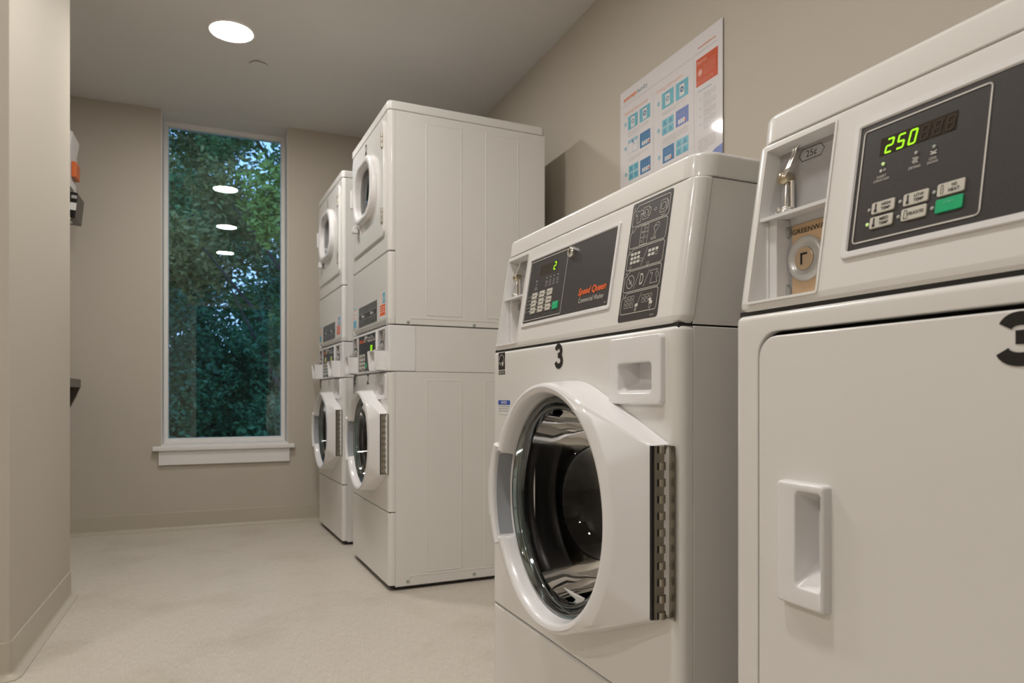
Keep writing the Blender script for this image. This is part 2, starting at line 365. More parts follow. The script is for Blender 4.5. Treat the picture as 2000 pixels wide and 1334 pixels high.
# ------------------------------------------------------------------ machines (local axes: x into the machine, y along the row away from the camera, z up)
W = .687; DP = .712; SD = .027; ZB = .8925; ZL = .3196; SL = .1635
def FF(b_, z, a=0): return Fr((a, b_, z), (0, -1, 0), (0, 0, 1))               # front plane
def FC(b_, z): return Fr((SL * (z - ZB), b_, z), (0, -1, 0), (SL, 0, 1))       # sloped console plane
def FS(b_=0): return Fr((0, b_, 0), (1, 0, 0), (0, 0, 1))                      # near side plane, n = -y
def emboss(b, F, u0, u1, v0, v1, t=.0016):
    w_, h_ = u1 - u0, v1 - v0; c = ((u0 + u1) / 2, (v0 + v1) / 2)
    loft(b, [F.L(rrect(w_, h_, .010, 3, *c), 0), F.L(rrect(w_ - .003, h_ - .003, .009, 3, *c), t), F.L(rrect(w_ - .007, h_ - .007, .007, 3, *c), t), F.L(rrect(w_ - .010, h_ - .010, .006, 3, *c), t * .45)], False, True)
def flange_groove(b, F, v):
    # pressed line low on the side, curving down at its front end
    P = [(.088, v - .03), (.088, v - .008), (.090, v - .002), (.096, v), (DP - .03, v)]
    for (x0, y0), (x1, y1) in zip(P, P[1:]):
        dx, dy = x1 - x0, y1 - y0; d = math.hypot(dx, dy); nx, ny = -dy / d * .002, dx / d * .002
        loft(b, [F.L([(x0 + nx, y0 + ny), (x0 - nx, y0 - ny)], 0), F.L([(x0, y0), (x0, y0)], .0016)], closed=False) if 0 else None
        loft(b, [[F.p(x0 + nx, y0 + ny, 0), F.p(x1 + nx, y1 + ny, 0)], [F.p(x0, y0, .0018), F.p(x1, y1, .0018)], [F.p(x0 - nx, y0 - ny, 0), F.p(x1 - nx, y1 - ny, 0)]], closed=False)
def screw(b, F, u, v, r=.0055, n=0):
    G = F.at(u, v, n); lathe(b, G, [(r * 1.25, 0), (r * 1.25, .0008), (r, .0015), (r * .9, .003), (r * .3, .0035), (r * .2, .002)], 14, False, True)

def outline_r(t):
    t = (t + PI) % (2 * PI) - PI; a = abs(math.degrees(t)); R = .2185
    if a < 23.55: return .280 / math.cos(t)
    if a < 68.2: return R / math.cos(rad(a - 68.2))
    if a <= 90: return R
    return 1 / math.sqrt((math.cos(t) / .238) ** 2 + (math.sin(t) / R) ** 2)
def washer_body(root):
    # cabinet shell
    b = new(); box(b, SD + .0006, DP, 0, W, .016, ZB - .001, bev=.0015, seg=1); open_front(b, SD + .0012)
    for s in (FS(0), Fr((DP + SD, W, 0), (-1, 0, 0), (0, 0, 1))):
        for u0, u1 in ((.157, .316), (.418, .577)): emboss(b, s, u0, u1, .064, .861)
    flange_groove(b, FS(0), .056)
    obj('cabinet', b, ENAM, root, sharp=20)
    for u, v in ((.079, .034), (.372, .033), (.60, .033)):
        b = new(); screw(b, FS(0), u, v, .006); obj('cabinet_screw', b, GALV, root)
    # dark chassis strips that show in the seams
    boxes('chassis_strip', root, DARK, ((.006, .045, .006, W - .006, ZL - .008, ZL + .008), (.006, .045, .006, W - .006, ZB - .006, ZB + .004), (.03, DP - .02, .01, W - .01, .006, .0155), (.012, .029, .012, W - .012, .010, .03)))
    for x, y in ((.05, .06), (.05, W - .06), (DP - .06, .06), (DP - .06, W - .06)):
        b = new(); cyl(b, Fr((x, y, 0), (1, 0, 0), (0, 1, 0)), .019, 0, .012, 16); obj('leveling_foot', b, RUB, root)
    b = new(); wrap_panel(b, ZL + .0015, ZB - .0012, W, SD, holes=((.05, .152, .792, .872), (.14, .46, .438, .752)), rz0=.004, rz1=.007)
    obj('front_panel', b, ENAMF, root)
    b = new(); wrap_panel(b, .022, ZL - .0015, W, SD, rz0=.004, rz1=.006); obj('lower_panel', b, ENAMF, root)
    # soap drawer
    b = new(); F = FF(.0998, .8305)
    pocket_plate(b, F, .142, .104, .008, .008, (.002, -.0115), .090, .046, .007, .036, bev=.0025, shrink=.86, poff=(.002, .011))
    dw = obj('soap_drawer', b, PLAS, root, sharp=50)
    # door
    CB, CZ = .300, .597; F = FF(CB, CZ); N = 180; th = [2 * PI * i / N for i in range(N)]
    def lp(fr, fn): return [F.p(fr(t) * math.cos(t), fr(t) * math.sin(t), fn(t)) for t in th]
    def nf(t):   # front height of the flange, lower toward the hinge
        u = outline_r(t) * math.cos(t); k = min(1, max(0, (u - .13) / .15)); return .061 - .031 * k
    def pocket(t):
        d = math.degrees(t) % 360; return 158 <= d <= 204
    def sideR(t): return outline_r(t) + .006 - .0 * t
    def crease(t): return min(outline_r(t) - .008, .2330)
    b = new()
    loft(b, [lp(lambda t: outline_r(t) + .004, lambda t: .0005), lp(outline_r, lambda t: nf(t) - .008), lp(lambda t: outline_r(t) - .0012, lambda t: nf(t) - .003),
             lp(lambda t: outline_r(t) - .005, nf), lp(lambda t: outline_r(t) - .0062, lambda t: nf(t) + .0004), lp(crease, lambda t: .0615),
             lp(lambda t: crease(t) - .004, lambda t: .0635),
             lp(lambda t: .2105 if not pocket(t) else .2185, lambda t: .0655), lp(lambda t: .2045 if not pocket(t) else .2170, lambda t: .0645 if not pocket(t) else .030),
             lp(lambda t: .2005, lambda t: .061 if not pocket(t) else .022), lp(lambda t: .197, lambda t: .050 if not pocket(t) else .022), lp(lambda t: .1945, lambda t: .030 if not pocket(t) else .022), lp(lambda t: .193, lambda t: .012)])
    door = obj('door', b, PLAS, root, sharp=38)
    # handle: a curved grip outside the pocket
    b = new(); A = [rad(155 + (207 - 155) * i / 20) for i in range(21)]
    def arcs(r, n): return [F.p(r(a) * math.cos(a), r(a) * math.sin(a), n) for a in A]
    fo = lambda a: outline_r(a) + .002 + .005 * math.sin((a - rad(155)) / rad(52) * PI)
    fi = lambda a: .2175
    loops = [[F.p(r * math.cos(a), r * math.sin(a), n) for r, n in ((fi(a), .020), (fi(a), .064), (fi(a) + .003, .069), (fi(a) + .008, .071), (fo(a) - .006, .070), (fo(a) - .001, .065), (fo(a), .056), (fo(a) - .001, .012))] for a in A]
    loft(b, loops, True, True); hd = obj('door_handle', b, PLAS, door, sharp=40)
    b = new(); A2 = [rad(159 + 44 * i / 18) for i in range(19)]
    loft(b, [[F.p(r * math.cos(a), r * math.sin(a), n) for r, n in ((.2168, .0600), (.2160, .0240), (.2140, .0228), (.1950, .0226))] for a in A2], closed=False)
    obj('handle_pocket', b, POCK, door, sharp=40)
    for a in (172, 190):
        b = new(); screw(b, F, .208 * math.cos(rad(a)), .208 * math.sin(rad(a)), .0035, .022); obj('handle_screw', b, DARK, door)
    # glass rim and bowl
    b = new(); lathe(b, F, [(.1925, .014), (.1925, .034), (.190, .0375), (.186, .038), (.183, .035), (.180, .030), (.1775, .033), (.174, .034), (.171, .030), (.168, .020)], 96)
    obj('glass_rim', b, RIM, door, sharp=80)
    b = new(); lathe(b, F, [(.1700, .026), (.167, .012), (.161, -.015), (.152, -.050), (.138, -.082), (.112, -.106), (.075, -.118), (.035, -.123), (.0, -.124)], 96)
    obj('door_glass', b, BOWL, door, sharp=80)
    # gasket and drum
    b = new(); lathe(b, F, [(.196, .001), (.192, .010), (.180, .014), (.170, .006), (.165, -.01), (.170, -.03), (.158, -.045)], 72); obj('door_gasket', b, RUB, root, sharp=80)
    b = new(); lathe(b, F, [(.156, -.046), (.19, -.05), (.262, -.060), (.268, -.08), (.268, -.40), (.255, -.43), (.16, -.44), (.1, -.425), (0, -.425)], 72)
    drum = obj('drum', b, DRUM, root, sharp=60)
    for k in range(3):
        b = new(); a = rad(200 + 120 * k); G = Fr(F.p(0, 0, 0), F.u * math.cos(a) + F.v * math.sin(a), F.v * math.cos(a) - F.u * math.sin(a))
        P = []
        for n_ in (-.07, -.09, -.36, -.40):
            hgt = .062 if n_ in (-.09, -.36) else .005
            P.append([G.p(.266, -.045, n_), G.p(.266 - hgt * .6, -.025, n_), G.p(.266 - hgt, 0, n_), G.p(.266 - hgt * .6, .025, n_), G.p(.266, .045, n_)])
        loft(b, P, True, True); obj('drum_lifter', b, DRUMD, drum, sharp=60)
    # hinge on the near edge of the door
    hb = CB - .280; b = new(); G = Fr((0, hb, CZ), (1, 0, 0), (0, 0, 1))      # faces the near side, u = depth (door front is negative u)
    fbox(b, G, -.0265, -.0015, -.1235, .1235, -.0002, .0022)
    fbox(b, G, -.0022, -.0006, -.1235, .1235, -.002, .016)
    hg = obj('door_hinge', b, STEEL, root, smooth=False)
    for k in range(11):
        v = -.118 + k * .0236; b = new()
        loft(b, [[G.p(-.0145 + .0050 * math.cos(t), z_, .0025 + .0048 * math.sin(t)) for t in [2 * PI * q / 14 for q in range(14)]] for z_ in (v - .0052, v + .0052)], True, True)
        obj('hinge_knuckle', b, STEEL, hg)
    b = new()
    for k in range(11):
        v = -.118 + k * .0236; fbox(b, G, -.0215, -.0185, v - .0052, v + .0052, .0018, .0026); fbox(b, G, -.0095, -.0075, v - .006, v + .006, .0018, .0026)
    fbox(b, G, -.0300, -.0266, -.1235, .1235, -.004, .0003)
    obj('hinge_gap', b, RUB, hg, smooth=False)
    # energy emblem: dark square with an arc and a star
    F = FF(.630, .8695); b = new(); plate(b, F, rrect(.036, .038, .0005, 1), 0, .0004); plate(b, F, rrect(.036, .0085, .0005, 1, 0, -.0255), 0, .0004)
    em = obj('energy_emblem', b, INK, root, smooth=False)
    b = new(); stroke(b, F, [(.014 * math.cos(rad(a)), .014 * math.sin(rad(a))) for a in range(-10, 181, 12)], .0016, .0007)
    P = []
    for k in range(10):
        r = .0078 if k % 2 == 0 else .0032; a = rad(90 + 36 * k); P.append((.006 + r * math.cos(a), -.006 + r * math.sin(a)))
    for k in range(10): flat(b, F, [(.006, -.006), P[k], P[(k + 1) % 10]], .0007)
    stroke(b, F, [(-.015, -.006), (-.010, -.002), (-.006, -.009), (-.002, -.004)], .0014, .0007)
    text(b, F, 'ENERGY STAR', 0, -.0283, .0052, .0007, w=.032, al='c', bold=.01)
    obj('emblem_print', b, WHINK, em, smooth=False, keep=True)

GREYT = mat('fine_print', (.22, .22, .23), .5); BLUE = mat('blue_ink', (.03, .09, .42), .45); LABW = mat('label_white', (.72, .71, .70), .45)
TEAL = mat('teal_ink', (.14, .42, .56), .45); NAVY = mat('navy_ink', (.03, .15, .36), .45); PALEBLUE = mat('pale_blue_ink', (.32, .52, .62), .45); GREYTEAL = mat('slate_ink', (.10, .22, .28), .45)
TXT_N = .0007
def pr(root, name, m, fn):
    b = new(); fn(b); return obj(name, b, m, root, smooth=False, keep=True)
SEG = {'0': 'abcdef', '1': 'bc', '2': 'abged', '3': 'abgcd', '4': 'fgbc', '5': 'afgcd', '6': 'afgedc', '7': 'abc', '8': 'abcdefg', '9': 'abcfgd'}
def seg7(b, F, ch, u, v, w_, h_, t, n):
    P = {'a': ((0, h_), (w_, h_)), 'b': ((w_, h_), (w_, h_ / 2)), 'c': ((w_, h_ / 2), (w_, 0)), 'd': ((0, 0), (w_, 0)), 'e': ((0, 0), (0, h_ / 2)), 'f': ((0, h_ / 2), (0, h_)), 'g': ((0, h_ / 2), (w_, h_ / 2))}
    for s in SEG[ch]:
        (x0, y0), (x1, y1) = P[s]; d = math.hypot(x1 - x0, y1 - y0); ex, ey = (x1 - x0) / d * t * .35, (y1 - y0) / d * t * .35
        sh = lambda x, y: (u + x + y * .16, v + y)
        stroke(b, F, [sh(x0 + ex, y0 + ey), sh(x1 - ex, y1 - ey)], t, n)

def console(root, washer):
    Bp = .5345 if washer else .5200        # far edge of the black panel
    sh = 0
    # shell with the coin niche hole
    hb0, hb1, hz0, hz1 = .558, .662, .9075, 1.0985
    b = new(); wrap_panel(b, ZB + .0012, 1.1085, W, SD, r=.020, slope=SL, zs=ZB, holes=((hb0, hb1, hz0, hz1),), rz0=.012, rz1=.003)
    shell = obj('console_front', b, ENAMF, root)
    b = new(); z0, z1 = ZB + .0015, 1.107; a0, a1 = SD + SL * (z0 - ZB) + .0008, SD + SL * (z1 - ZB) + .0008
    for y0_, y1_ in ((.0005, .003), (W - .003, W - .0005)): loft(b, [[(a0, y, z0), (DP, y, z0), (DP, y, z1), (a1, y, z1)] for y in (y0_, y1_)], True, True)
    box(b, DP - .003, DP, .003, W - .003, z0, z1)
    obj('console_side', b, ENAM, root, smooth=False)
    b = new(); box(b, .03, .06, .006, W - .006, ZB - .004, ZB + .006); obj('console_seam', b, DARK, root, smooth=False)
    # lid
    b = new(); a = .0345; cx, cy = (a + DP) / 2, W / 2
    FL = Fr((0, 0, 0), (1, 0, 0), (0, 1, 0)); w_, h_ = DP - a, W + .003
    rows = [(1.1085, .003), (1.1093, .0008), (1.1105, 0), (1.139, .0), (1.1428, .0012), (1.1452, .0035), (1.1464, .0070), (1.1468, .0105), (1.1470, .03)]
    loft(b, [FL.L(rrect(w_ - 2 * i - (z - 1.11) * .12, h_ - 2 * i, max(.004, .036 - i), 8, cx + (z - 1.11) * .06, cy), z) for z, i in rows], True, True)
    obj('console_lid', b, ENAM, root, sharp=60)
    # coin niche
    ab = .052
    def fa(z): return SL * (z - ZB)
    b = new()
    zz = [hz0, hz1]
    A = [(fa(hz0), hb0, hz0), (fa(hz0), hb1, hz0), (fa(hz1), hb1, hz1), (fa(hz1), hb0, hz1)]
    B_ = [(ab, hb0, hz0 + .002), (ab, hb1 - .004, hz0 + .002), (ab, hb1 - .004, hz1 - .004), (ab, hb0, hz1 - .004)]
    loft(b, [A, B_], False, True)
    niche = obj('coin_niche', b, PLASM, root, smooth=False)
    b = new()   # raised rim round the niche
    G = FC(.610, 1.003)
    frame_ring(b, G, .1105, .200, .004, .0030, -.001, .0012); obj('niche_rim', b, ENAMF, niche, sharp=50)
    b = new(); sz = 1.008   # shelf, its front edge lower
    loft(b, [[(fa(sz) + .001, y, sz + .000), (fa(sz) + .001, y, sz + .004), (ab, y, sz + .011), (ab, y, sz + .003)] for y in (hb0 + .0005, hb1 - .0005)], True, True)
    obj('niche_shelf', b, PLASM, niche, smooth=False)
    b = new(); box(b, .030, ab, hb1 - .018, hb1 - .004, hz0 + .003, sz + .002, bev=.001); box(b, .0285, .0295, hb1 - .006, hb1 - .002, hz0, sz); obj('niche_post', b, PLASM, niche, smooth=False)
    # slide plate above the shelf
    b = new(); F = FF(.610, 1.0535, ab); plate(b, F, rrect(.094, .084, .004, 3), -.0005, .0012); sp_ = obj('coin_plate', b, GREYP, niche, smooth=False)
    F = FF(.610, 1.0535, ab - .0014)
    def hexa(bb): stroke(bb, F, [(-.020, .034 - .003), (-.015, .0385), (.015, .0405), (.020, .0335), (.015, .0255), (-.015, .0235)], .0008, 0, True)
    def lab(bb):
        hexp = [(-.0215 + .003, .0300), (-.013, .0370), (.0150, .0370), (.0205, .0300), (.0150, .0230), (-.013, .0230)]
        stroke(bb, F, hexp, .0008, 0, True); text(bb, F, '25\u00a2', .001, .0265, .0075, 0, w=.016, al='c')
    pr(niche, 'price_mark', INK, lab)
    b = new(); G = FF(.634, 1.05, ab - .004)    # bent lever, boss, post and ring
    lever = [(.004, .044, .002), (.0015, .040, .004), (.001, .030, .006), (-.001, .020, .010), (-.004, .015, .012), (-.009, .010, .012)]
    for dx in (-.002, .002): tube(b, [G.p(x + .004 + dx, y + .002, n) for x, y, n in lever], .0018, 8)
    obj('coin_lever', b, CHROME, niche, sharp=60)
    b = new(); J = Fr(G.p(-.008, .0105, .009), G.u, G.v); lathe(b, J, [(.0078, -.012), (.0078, -.002), (.0088, 0), (.0080, .003), (.0045, .0052), (0, .0058)], 16, True); obj('lever_boss', b, mat('brass_boss', (.62, .54, .40), .22, metal=1), niche, sharp=50)
    b = new(); tube(b, [G.p(-.005, .004, .006), G.p(-.005, -.010, .008), G.p(-.004, -.030, .008)], [.0022, .0030, .0034], 10); tube(b, [G.p(-.0005, .006, .002), G.p(-.0005, -.030, .002)], .0032, 8)
    for dy in (0, .0022):
        tube(b, [G.p(-.006 + .011 * math.cos(t), -.031 + dy, .010 + .008 * math.sin(t)) for t in [2 * PI * q / 18 for q in range(19)]], .0011, 6)
    obj('coin_post', b, CHROME, niche, sharp=60)
    # lock plate below the shelf
    b = new(); F = FF(.610, .957, ab); plate(b, F, rrect(.094, .090, .003, 3), -.0005, .0012); obj('lock_plate', b, GREYP, niche, smooth=False)
    b = new(); plate(b, F, rrect(.080, .086, .002, 3, .012, .001), .0012, .0022); br = obj('brass_plate', b, BRASS, niche, smooth=False)
    pr(niche, 'lock_lettering', INK, lambda bb: text(bb, F, 'GREENWALD', -.0275, .0325, .0060, .0026, w=.062))
    b = new(); G = FF(.6165, .9575, ab); lathe(b, G, [(.0270, .002), (.0275, .0035), (.0255, .0065), (.0215, .0068), (.0185, .0035), (.0150, .0030), (.0142, .0045)], 48); obj('lock_ring', b, CASTW, niche, sharp=60)
    b = new(); lathe(b, G, [(.0138, .002), (.0138, .0060), (.0128, .0068), (0, .0070)], 32); obj('lock_plug', b, PLUG, niche, sharp=50)
    b = new(); fbox(b, G, -.004, -.0012, -.0075, .0065, .0066, .0073); fbox(b, G, -.004, .0062, .0040, .0065, .0066, .0073); obj('keyhole', b, RUB, niche, smooth=False)
    for v in (.994, .9225):
        b = new(); G = FF(.648, v, ab - .001); lathe(b, G, [(.0085, 0), (.0085, .003), (.0075, .0055), (.004, .0065), (0, .0067)], 16); obj('bolt', b, GALV, niche, sharp=50)
    # control panel board with raised bezel
    z0, z1 = .9435, 1.0765; Bn = .197; bc = (Bp + Bn) / 2; pw = Bp - Bn; phh = (z1 - z0) / math.cos(math.atan(SL)); zc = (z0 + z1) / 2
    F = FC(bc, zc)
    b = new()
    o = [rrect(pw + .016, phh + .016, .005, 4), rrect(pw + .014, phh + .014, .005, 4), rrect(pw + .003, phh + .003, .003, 4), rrect(pw, phh, .001, 4)]
    loft(b, [F.L(o[0], -.001), F.L(o[0], .0016), F.L(o[1], .0030), F.L(o[2], .0030), F.L(o[3], .0012)]); bz = obj('panel_bezel', b, PLAS, root, sharp=40)
    b = new(); plate(b, F, rrect(pw, phh, .001, 4), -.0005, .0014); cp = obj('control_panel', b, BLACK, root, smooth=False)
    kz = 1 / math.cos(math.atan(SL))
    def uv(b_, z): return (bc - b_), (z - zc) * kz
    NN = .0020
    def rr_stroke(bb, b1, b0, zb_, zt, r, t):
        u0, v0 = uv(b1, zb_); u1, v1 = uv(b0, zt); stroke(bb, F, rrect(u1 - u0, v1 - v0, r, 4, (u0 + u1) / 2, (v0 + v1) / 2), t, NN, True)
    def T(bb, s, b_, z, h, **k): u, v = uv(b_, z); text(bb, F, s, u, v - h / 2, h, NN, **k)
    def leds(lst, m, name, r=.0017):
        for q in lst:
            u, v = uv(*q); b = new(); lathe(b, F.at(u, v), [(r, .001), (r, .0022), (r * .6, .003), (0, .0032)], 12); obj(name, b, m, cp)
    def key(b_, z, kw, kh, m, lab=None):
        u, v = uv(b_, z); b = new(); plate(b, F, rrect(kw, kh, .0018, 4, u, v), .001, .0030, bev=.0006); k_ = obj('key_button', b, m, cp, sharp=50)
        return k_
    d = Bp - (.520)      # shift of the layout of the near machine
    if washer:
        b = new(); u0, v0 = uv(.483, 1.0368); u1, v1 = uv(.4065, 1.0578); fbox(b, F, u0, u1, v0, v1, .001, .0017); obj('display', b, DISPM, cp, smooth=False)
        pr(cp, 'lit_digit', LGREEN, lambda bb: seg7(bb, F, '2', u1 - .0155, v0 + .0045, .0072, .0140, .0021, .0021))
        leds([(.446, 1.0278), (.430, 1.0278), (.4145, 1.0278), (.398, 1.0278), (.492, 1.0278), (.5105, .9975), (.4765, .9975), (.443, .9975), (.5105, .982), (.4765, .982), (.443, .982), (.5105, .967), (.4765, .967), (.443, .967), (.409, .967)], LEDW, 'indicator_led', .0013)
        rows = [(.9975, ('HEAVY', 'NORMAL', 'LIGHT')), (.9818, ('PRE', 'EXTRA', 'PERM')), (.9668, ('HOT', 'WARM', 'COLD'))]
        for z, ws in rows:
            for b_, s in zip((.493, .459, .4255), ws): key(b_, z, .0235, .0128, KEYC)
        key(.3925, .9668, .0235, .0150, GREENK)
        def blk(bb):
            for z, ws in rows:
                for b_, s in zip((.493, .459, .4255), ws):
                    u, v = uv(b_, z); text(bb, F, s, u + .002, v - .0015, .0030, .0032, w=.0125, al='c', bold=.01); stroke(bb, F, [(u - .0085, v - .004), (u - .0085, v + .004)], .0012, .0032)
                    if ws[0] == 'HOT': flat(bb, F, [(u - .0085 + x, v - .004 + y) for x, y in circ(.0014, 10)], .0033)
        pr(cp, 'key_lettering', INK, blk)
        def wht(bb):
            rr_stroke(bb, Bp - .0045, .3670, z0 + .0045, z1 - .0045, .002, .0013)
            for s, b_ in (('WASH', .446), ('RINSE', .430), ('SPIN', .4145), ('DONE', .398)):
                T(bb, s, b_, 1.0125, .0024, w=.010, al='c'); u, v = uv(b_, 1.0195); stroke(bb, F, rrect(.006, .005, .001, 1, u, v), .0007, NN, True)
            u, v = uv(.492, 1.021); stroke(bb, F, [(u - .002, v + .003), (u + .002, v), (u - .002, v - .003)], .0008, NN)
            T(bb, 'INSERT', .492, 1.0142, .0024, w=.011, al='c'); T(bb, 'COINS/CARD', .492, 1.0107, .0024, w=.016, al='c')
            for z, s in ((.9975, 'CYCLE'), (.982, 'OPTION'), (.967, 'TEMP')): T(bb, s, .5225, z, .0022, w=.008, al='c')
            for z in (.9898, .9745):
                u0, v = uv(.525, z); u1, _ = uv(.425, z); stroke(bb, F, [(u0, v), (u1, v)], .0006, NN)
            T(bb, 'START', .3925, .969, .0026, w=.011, al='c') if 0 else None
            T(bb, 'Commercial Washer', .3000, .9625, .0088, w=.087)
            T(bb, '803612', .2095, .9490, .0018, w=.0085)
        pr(cp, 'white_lettering', WHINK, wht)
        pr(cp, 'start_lettering', mat('pale_green_ink', (.2, .6, .45), .4), lambda bb: (lambda uv_: text(bb, F, 'START', uv_[0], uv_[1], .0028, .0033, w=.011, al='c'))(uv(.3925, .9675)))
        pr(cp, 'brand_lettering', ORANGE, lambda bb: T(bb, 'Speed Queen', .3045, .9790, .0118, w=.096, bold=.028, shear=.22))
        u, v = uv(.3475, 1.0605); G = F.at(u, v); b = new()
        lathe(b, G, [(.0105, .001), (.0105, .007), (.0095, .0095), (.0072, .0110), (.0066, .0100), (.0, .0102)], 32); lk = obj('panel_lock', b, CHROME, root, sharp=40)
        b = new(); lathe(b, G, [(.0021, .0100), (.0021, .0109)], 12, True, True); obj('lock_core', b, RUB, lk)
        # tall sticker of pictured steps
        b0, b1, z0s, z1s = .0525, .1590, .909, 1.1035; F2 = FC((b0 + b1) / 2, (z0s + z1s) / 2); hh = (z1s - z0s) * kz; ww = b1 - b0
        b = new(); plate(b, F2, rrect(ww, hh, .005, 5), -.0002, .0006); st = obj('instruction_sticker', b, BLACK, root, smooth=False)
        def steps(bb):
            n = .0010; t = .00075; bh = (hh - .016) / 5
            for k in range(5):
                cy = hh / 2 - .005 - bh * (k + .5); top = cy + bh / 2 - .0012; bot = cy - bh / 2 + .0012; l, r_ = -ww / 2 + .005, ww / 2 - .005
                stroke(bb, F2, [(l + .013, top), (r_ - .003, top), (r_, top - .003), (r_, bot + .003), (r_ - .003, bot), (l + .003, bot), (l, bot + .003), (l, top - .008), (l + .006, top - .0065), (l + .010, top - .003), (l + .013, top)], .0010, n)
                text(bb, F2, str(k + 1), l + .0012, top - .0052, .0052, n)
                cc = lambda x, y: (x, cy + y)
                if k == 0:
                    stroke(bb, F2, [cc(*q) for q in ((-.036, -.012), (-.036, .002), (-.040, .0), (-.042, .004), (-.036, .008), (-.033, .0065), (-.029, .0065), (-.026, .008), (-.020, .004), (-.022, .0), (-.026, .002), (-.026, -.012))], t, n, True)
                    for x0 in (-.013, .033):
                        stroke(bb, F2, [cc(x0 + x, y) for x, y in rrect(.016, .019, .001, 1)], t, n, True); stroke(bb, F2, [cc(x0 + x, y) for x, y in circ(.0058, 14)], t, n, True)
                    stroke(bb, F2, [cc(-.005 + .0055 * math.cos(a), .0075 * math.sin(a)) for a in [rad(q) for q in range(-80, 81, 20)]], t * 1.4, n)
                    stroke(bb, F2, [cc(.041 + .0035 * math.cos(a), .0075 * math.sin(a)) for a in [rad(q) for q in range(-80, 81, 20)]], t * 1.4, n)
                    stroke(bb, F2, [cc(-.025, 0), cc(-.014, 0), cc(-.016, .002), cc(-.014, 0), cc(-.016, -.002)], t, n)
                    stroke(bb, F2, [cc(.008, .001), cc(.012, .001), cc(.012, .003), cc(.016, 0), cc(.012, -.003), cc(.012, -.001), cc(.008, -.001)], .0005, n, True)
                    stroke(bb, F2, [cc(.029, -.013), cc(.033, -.0145), cc(.039, -.0125)], t, n)
                if k == 1:
                    stroke(bb, F2, [cc(x, y) for x, y in rrect(.020, .031, .001, 1, -.010, 0)], t, n, True); stroke(bb, F2, [cc(-.010, -.015), cc(-.010, .015)], t, n)
                    stroke(bb, F2, [cc(-.020, -.004), cc(-.010, -.004)], t, n); stroke(bb, F2, [cc(-.010, .004), cc(0, .004)], t, n)
                    for x, y, s in ((-.015, .003, 'W'), (-.005, .008, 'H'), (-.005, -.006, 'C'), (-.015, -.012, 'R')): text(bb, F2, s, x, cy + y, .004, n, al='c')
                    stroke(bb, F2, [cc(*q) for q in ((.010, -.010), (.022, -.010), (.024, -.0125), (.012, -.0125))], t, n, True)
                    stroke(bb, F2, [cc(*q) for q in ((.016, -.010), (.019, -.002), (.015, .006), (.022, .013), (.028, .012), (.029, .005), (.022, -.001), (.020, -.010))], t, n, True); stroke(bb, F2, [cc(.018, .008), cc(.026, .008)], t, n)
                if k in (2, 4):
                    for gx, ncol, nrow in ((-.036, 3, 3), (.012, 3, 2)):
                        for i in range(ncol):
                            for j in range(nrow):
                                x, y = gx + i * .0092, .0085 - j * .0068 - (.002 if nrow == 2 else 0)
                                if (k == 2) != (nrow == 2 and i == 2 and j == 1): plate(bb, F2, [cc(x + a_, y + c_) for a_, c_ in rrect(.0070, .0046, .0006, 1)], n - .0002, n)
                                else: stroke(bb, F2, [cc(x + a_, y + c_) for a_, c_ in rrect(.0070, .0046, .0006, 1)], .0006, n, True)
                    stroke(bb, F2, [cc(-.007, -.014), cc(.005, .013)], t, n)
                    hx = -.037 if k == 2 else -.006; hx2 = .011 if k == 2 else .032
                    for x in (hx, hx2):
                        y = -.0105 if k == 2 else -.007
                        stroke(bb, F2, [cc(x - .002, y), cc(x - .0025, y - .005), cc(x, y - .008), cc(x + .002, y - .004), cc(x + .0015, y)], t, n)
                        if k == 4: plate(bb, F2, [cc(x + .001 + a_, y + .002 + c_) for a_, c_ in rrect(.008, .0046, .0006, 1)], n - .0002, n)
                    if k == 2: stroke(bb, F2, [cc(-.0095 + a_, -.004 + c_) for a_, c_ in rrect(.0070, .0046, .0006, 1)], .0006, n, True)
                if k == 3:
                    stroke(bb, F2, [cc(-.031 + x, -.001 + y) for x, y in circ(.0105, 22)], t * 1.3, n, True); stroke(bb, F2, [cc(-.038, .0065), cc(-.024, -.0085)], t * 1.3, n)
                    text(bb, F2, '25', -.031, cy - .004, .0055, n, al='c')
                    for x in (-.014, .013): stroke(bb, F2, [cc(x - .006, -.013), cc(x + .006, .012)], t, n)
                    text(bb, F2, 'D', 0, cy - .009, .018, n, w=.009, al='c')
                    stroke(bb, F2, [cc(*q) for q in ((.024, .004), (.022, .009), (.040, .009), (.040, .005), (.037, .005), (.037, .002), (.042, -.011), (.024, -.011), (.028, .002), (.028, .005))], t, n, True)
                    stroke(bb, F2, [cc(.042, .004), cc(.044, .0), cc(.042, -.004)], t, n)
            text(bb, F2, '803617', ww / 2 - .018, -hh / 2 + .003, .0022, n, w=.010)
        pr(st, 'step_pictures', WHINK, steps)
    else:
        b = new(); u0, v0 = uv(.4935, 1.0375); u1, v1 = uv(.4130, 1.0560); fbox(b, F, u0, u1, v0, v1, .001, .0017); obj('display', b, DISPM, cp, smooth=False)
        def dg(bb):
            for k, ch in enumerate('250'): seg7(bb, F, ch, u0 + .0065 + k * .0128, v0 + .0015, .0068, .0138, .0018, .0021)
        pr(cp, 'lit_digits', LGREEN, dg)
        def og(bb):
            for k in range(3): seg7(bb, F, '8', u0 + .0065 + (k + 3) * .0128, v0 + .0020, .0068, .0130, .0018, .0021)
        pr(cp, 'unlit_digits', mat('unlit_segment', (.042, .027, .016), .35), og)
        leds([(.4513, 1.0276), (.4329, 1.0276), (.4979, .9821), (.4627, .982), (.463, .9669), (.4276, .9818), (.428, .9666)], LEDW, 'indicator_led', .0018)
        leds([(.4878, 1.028), (.4984, .9672)], LEDG, 'lit_led', .0018)
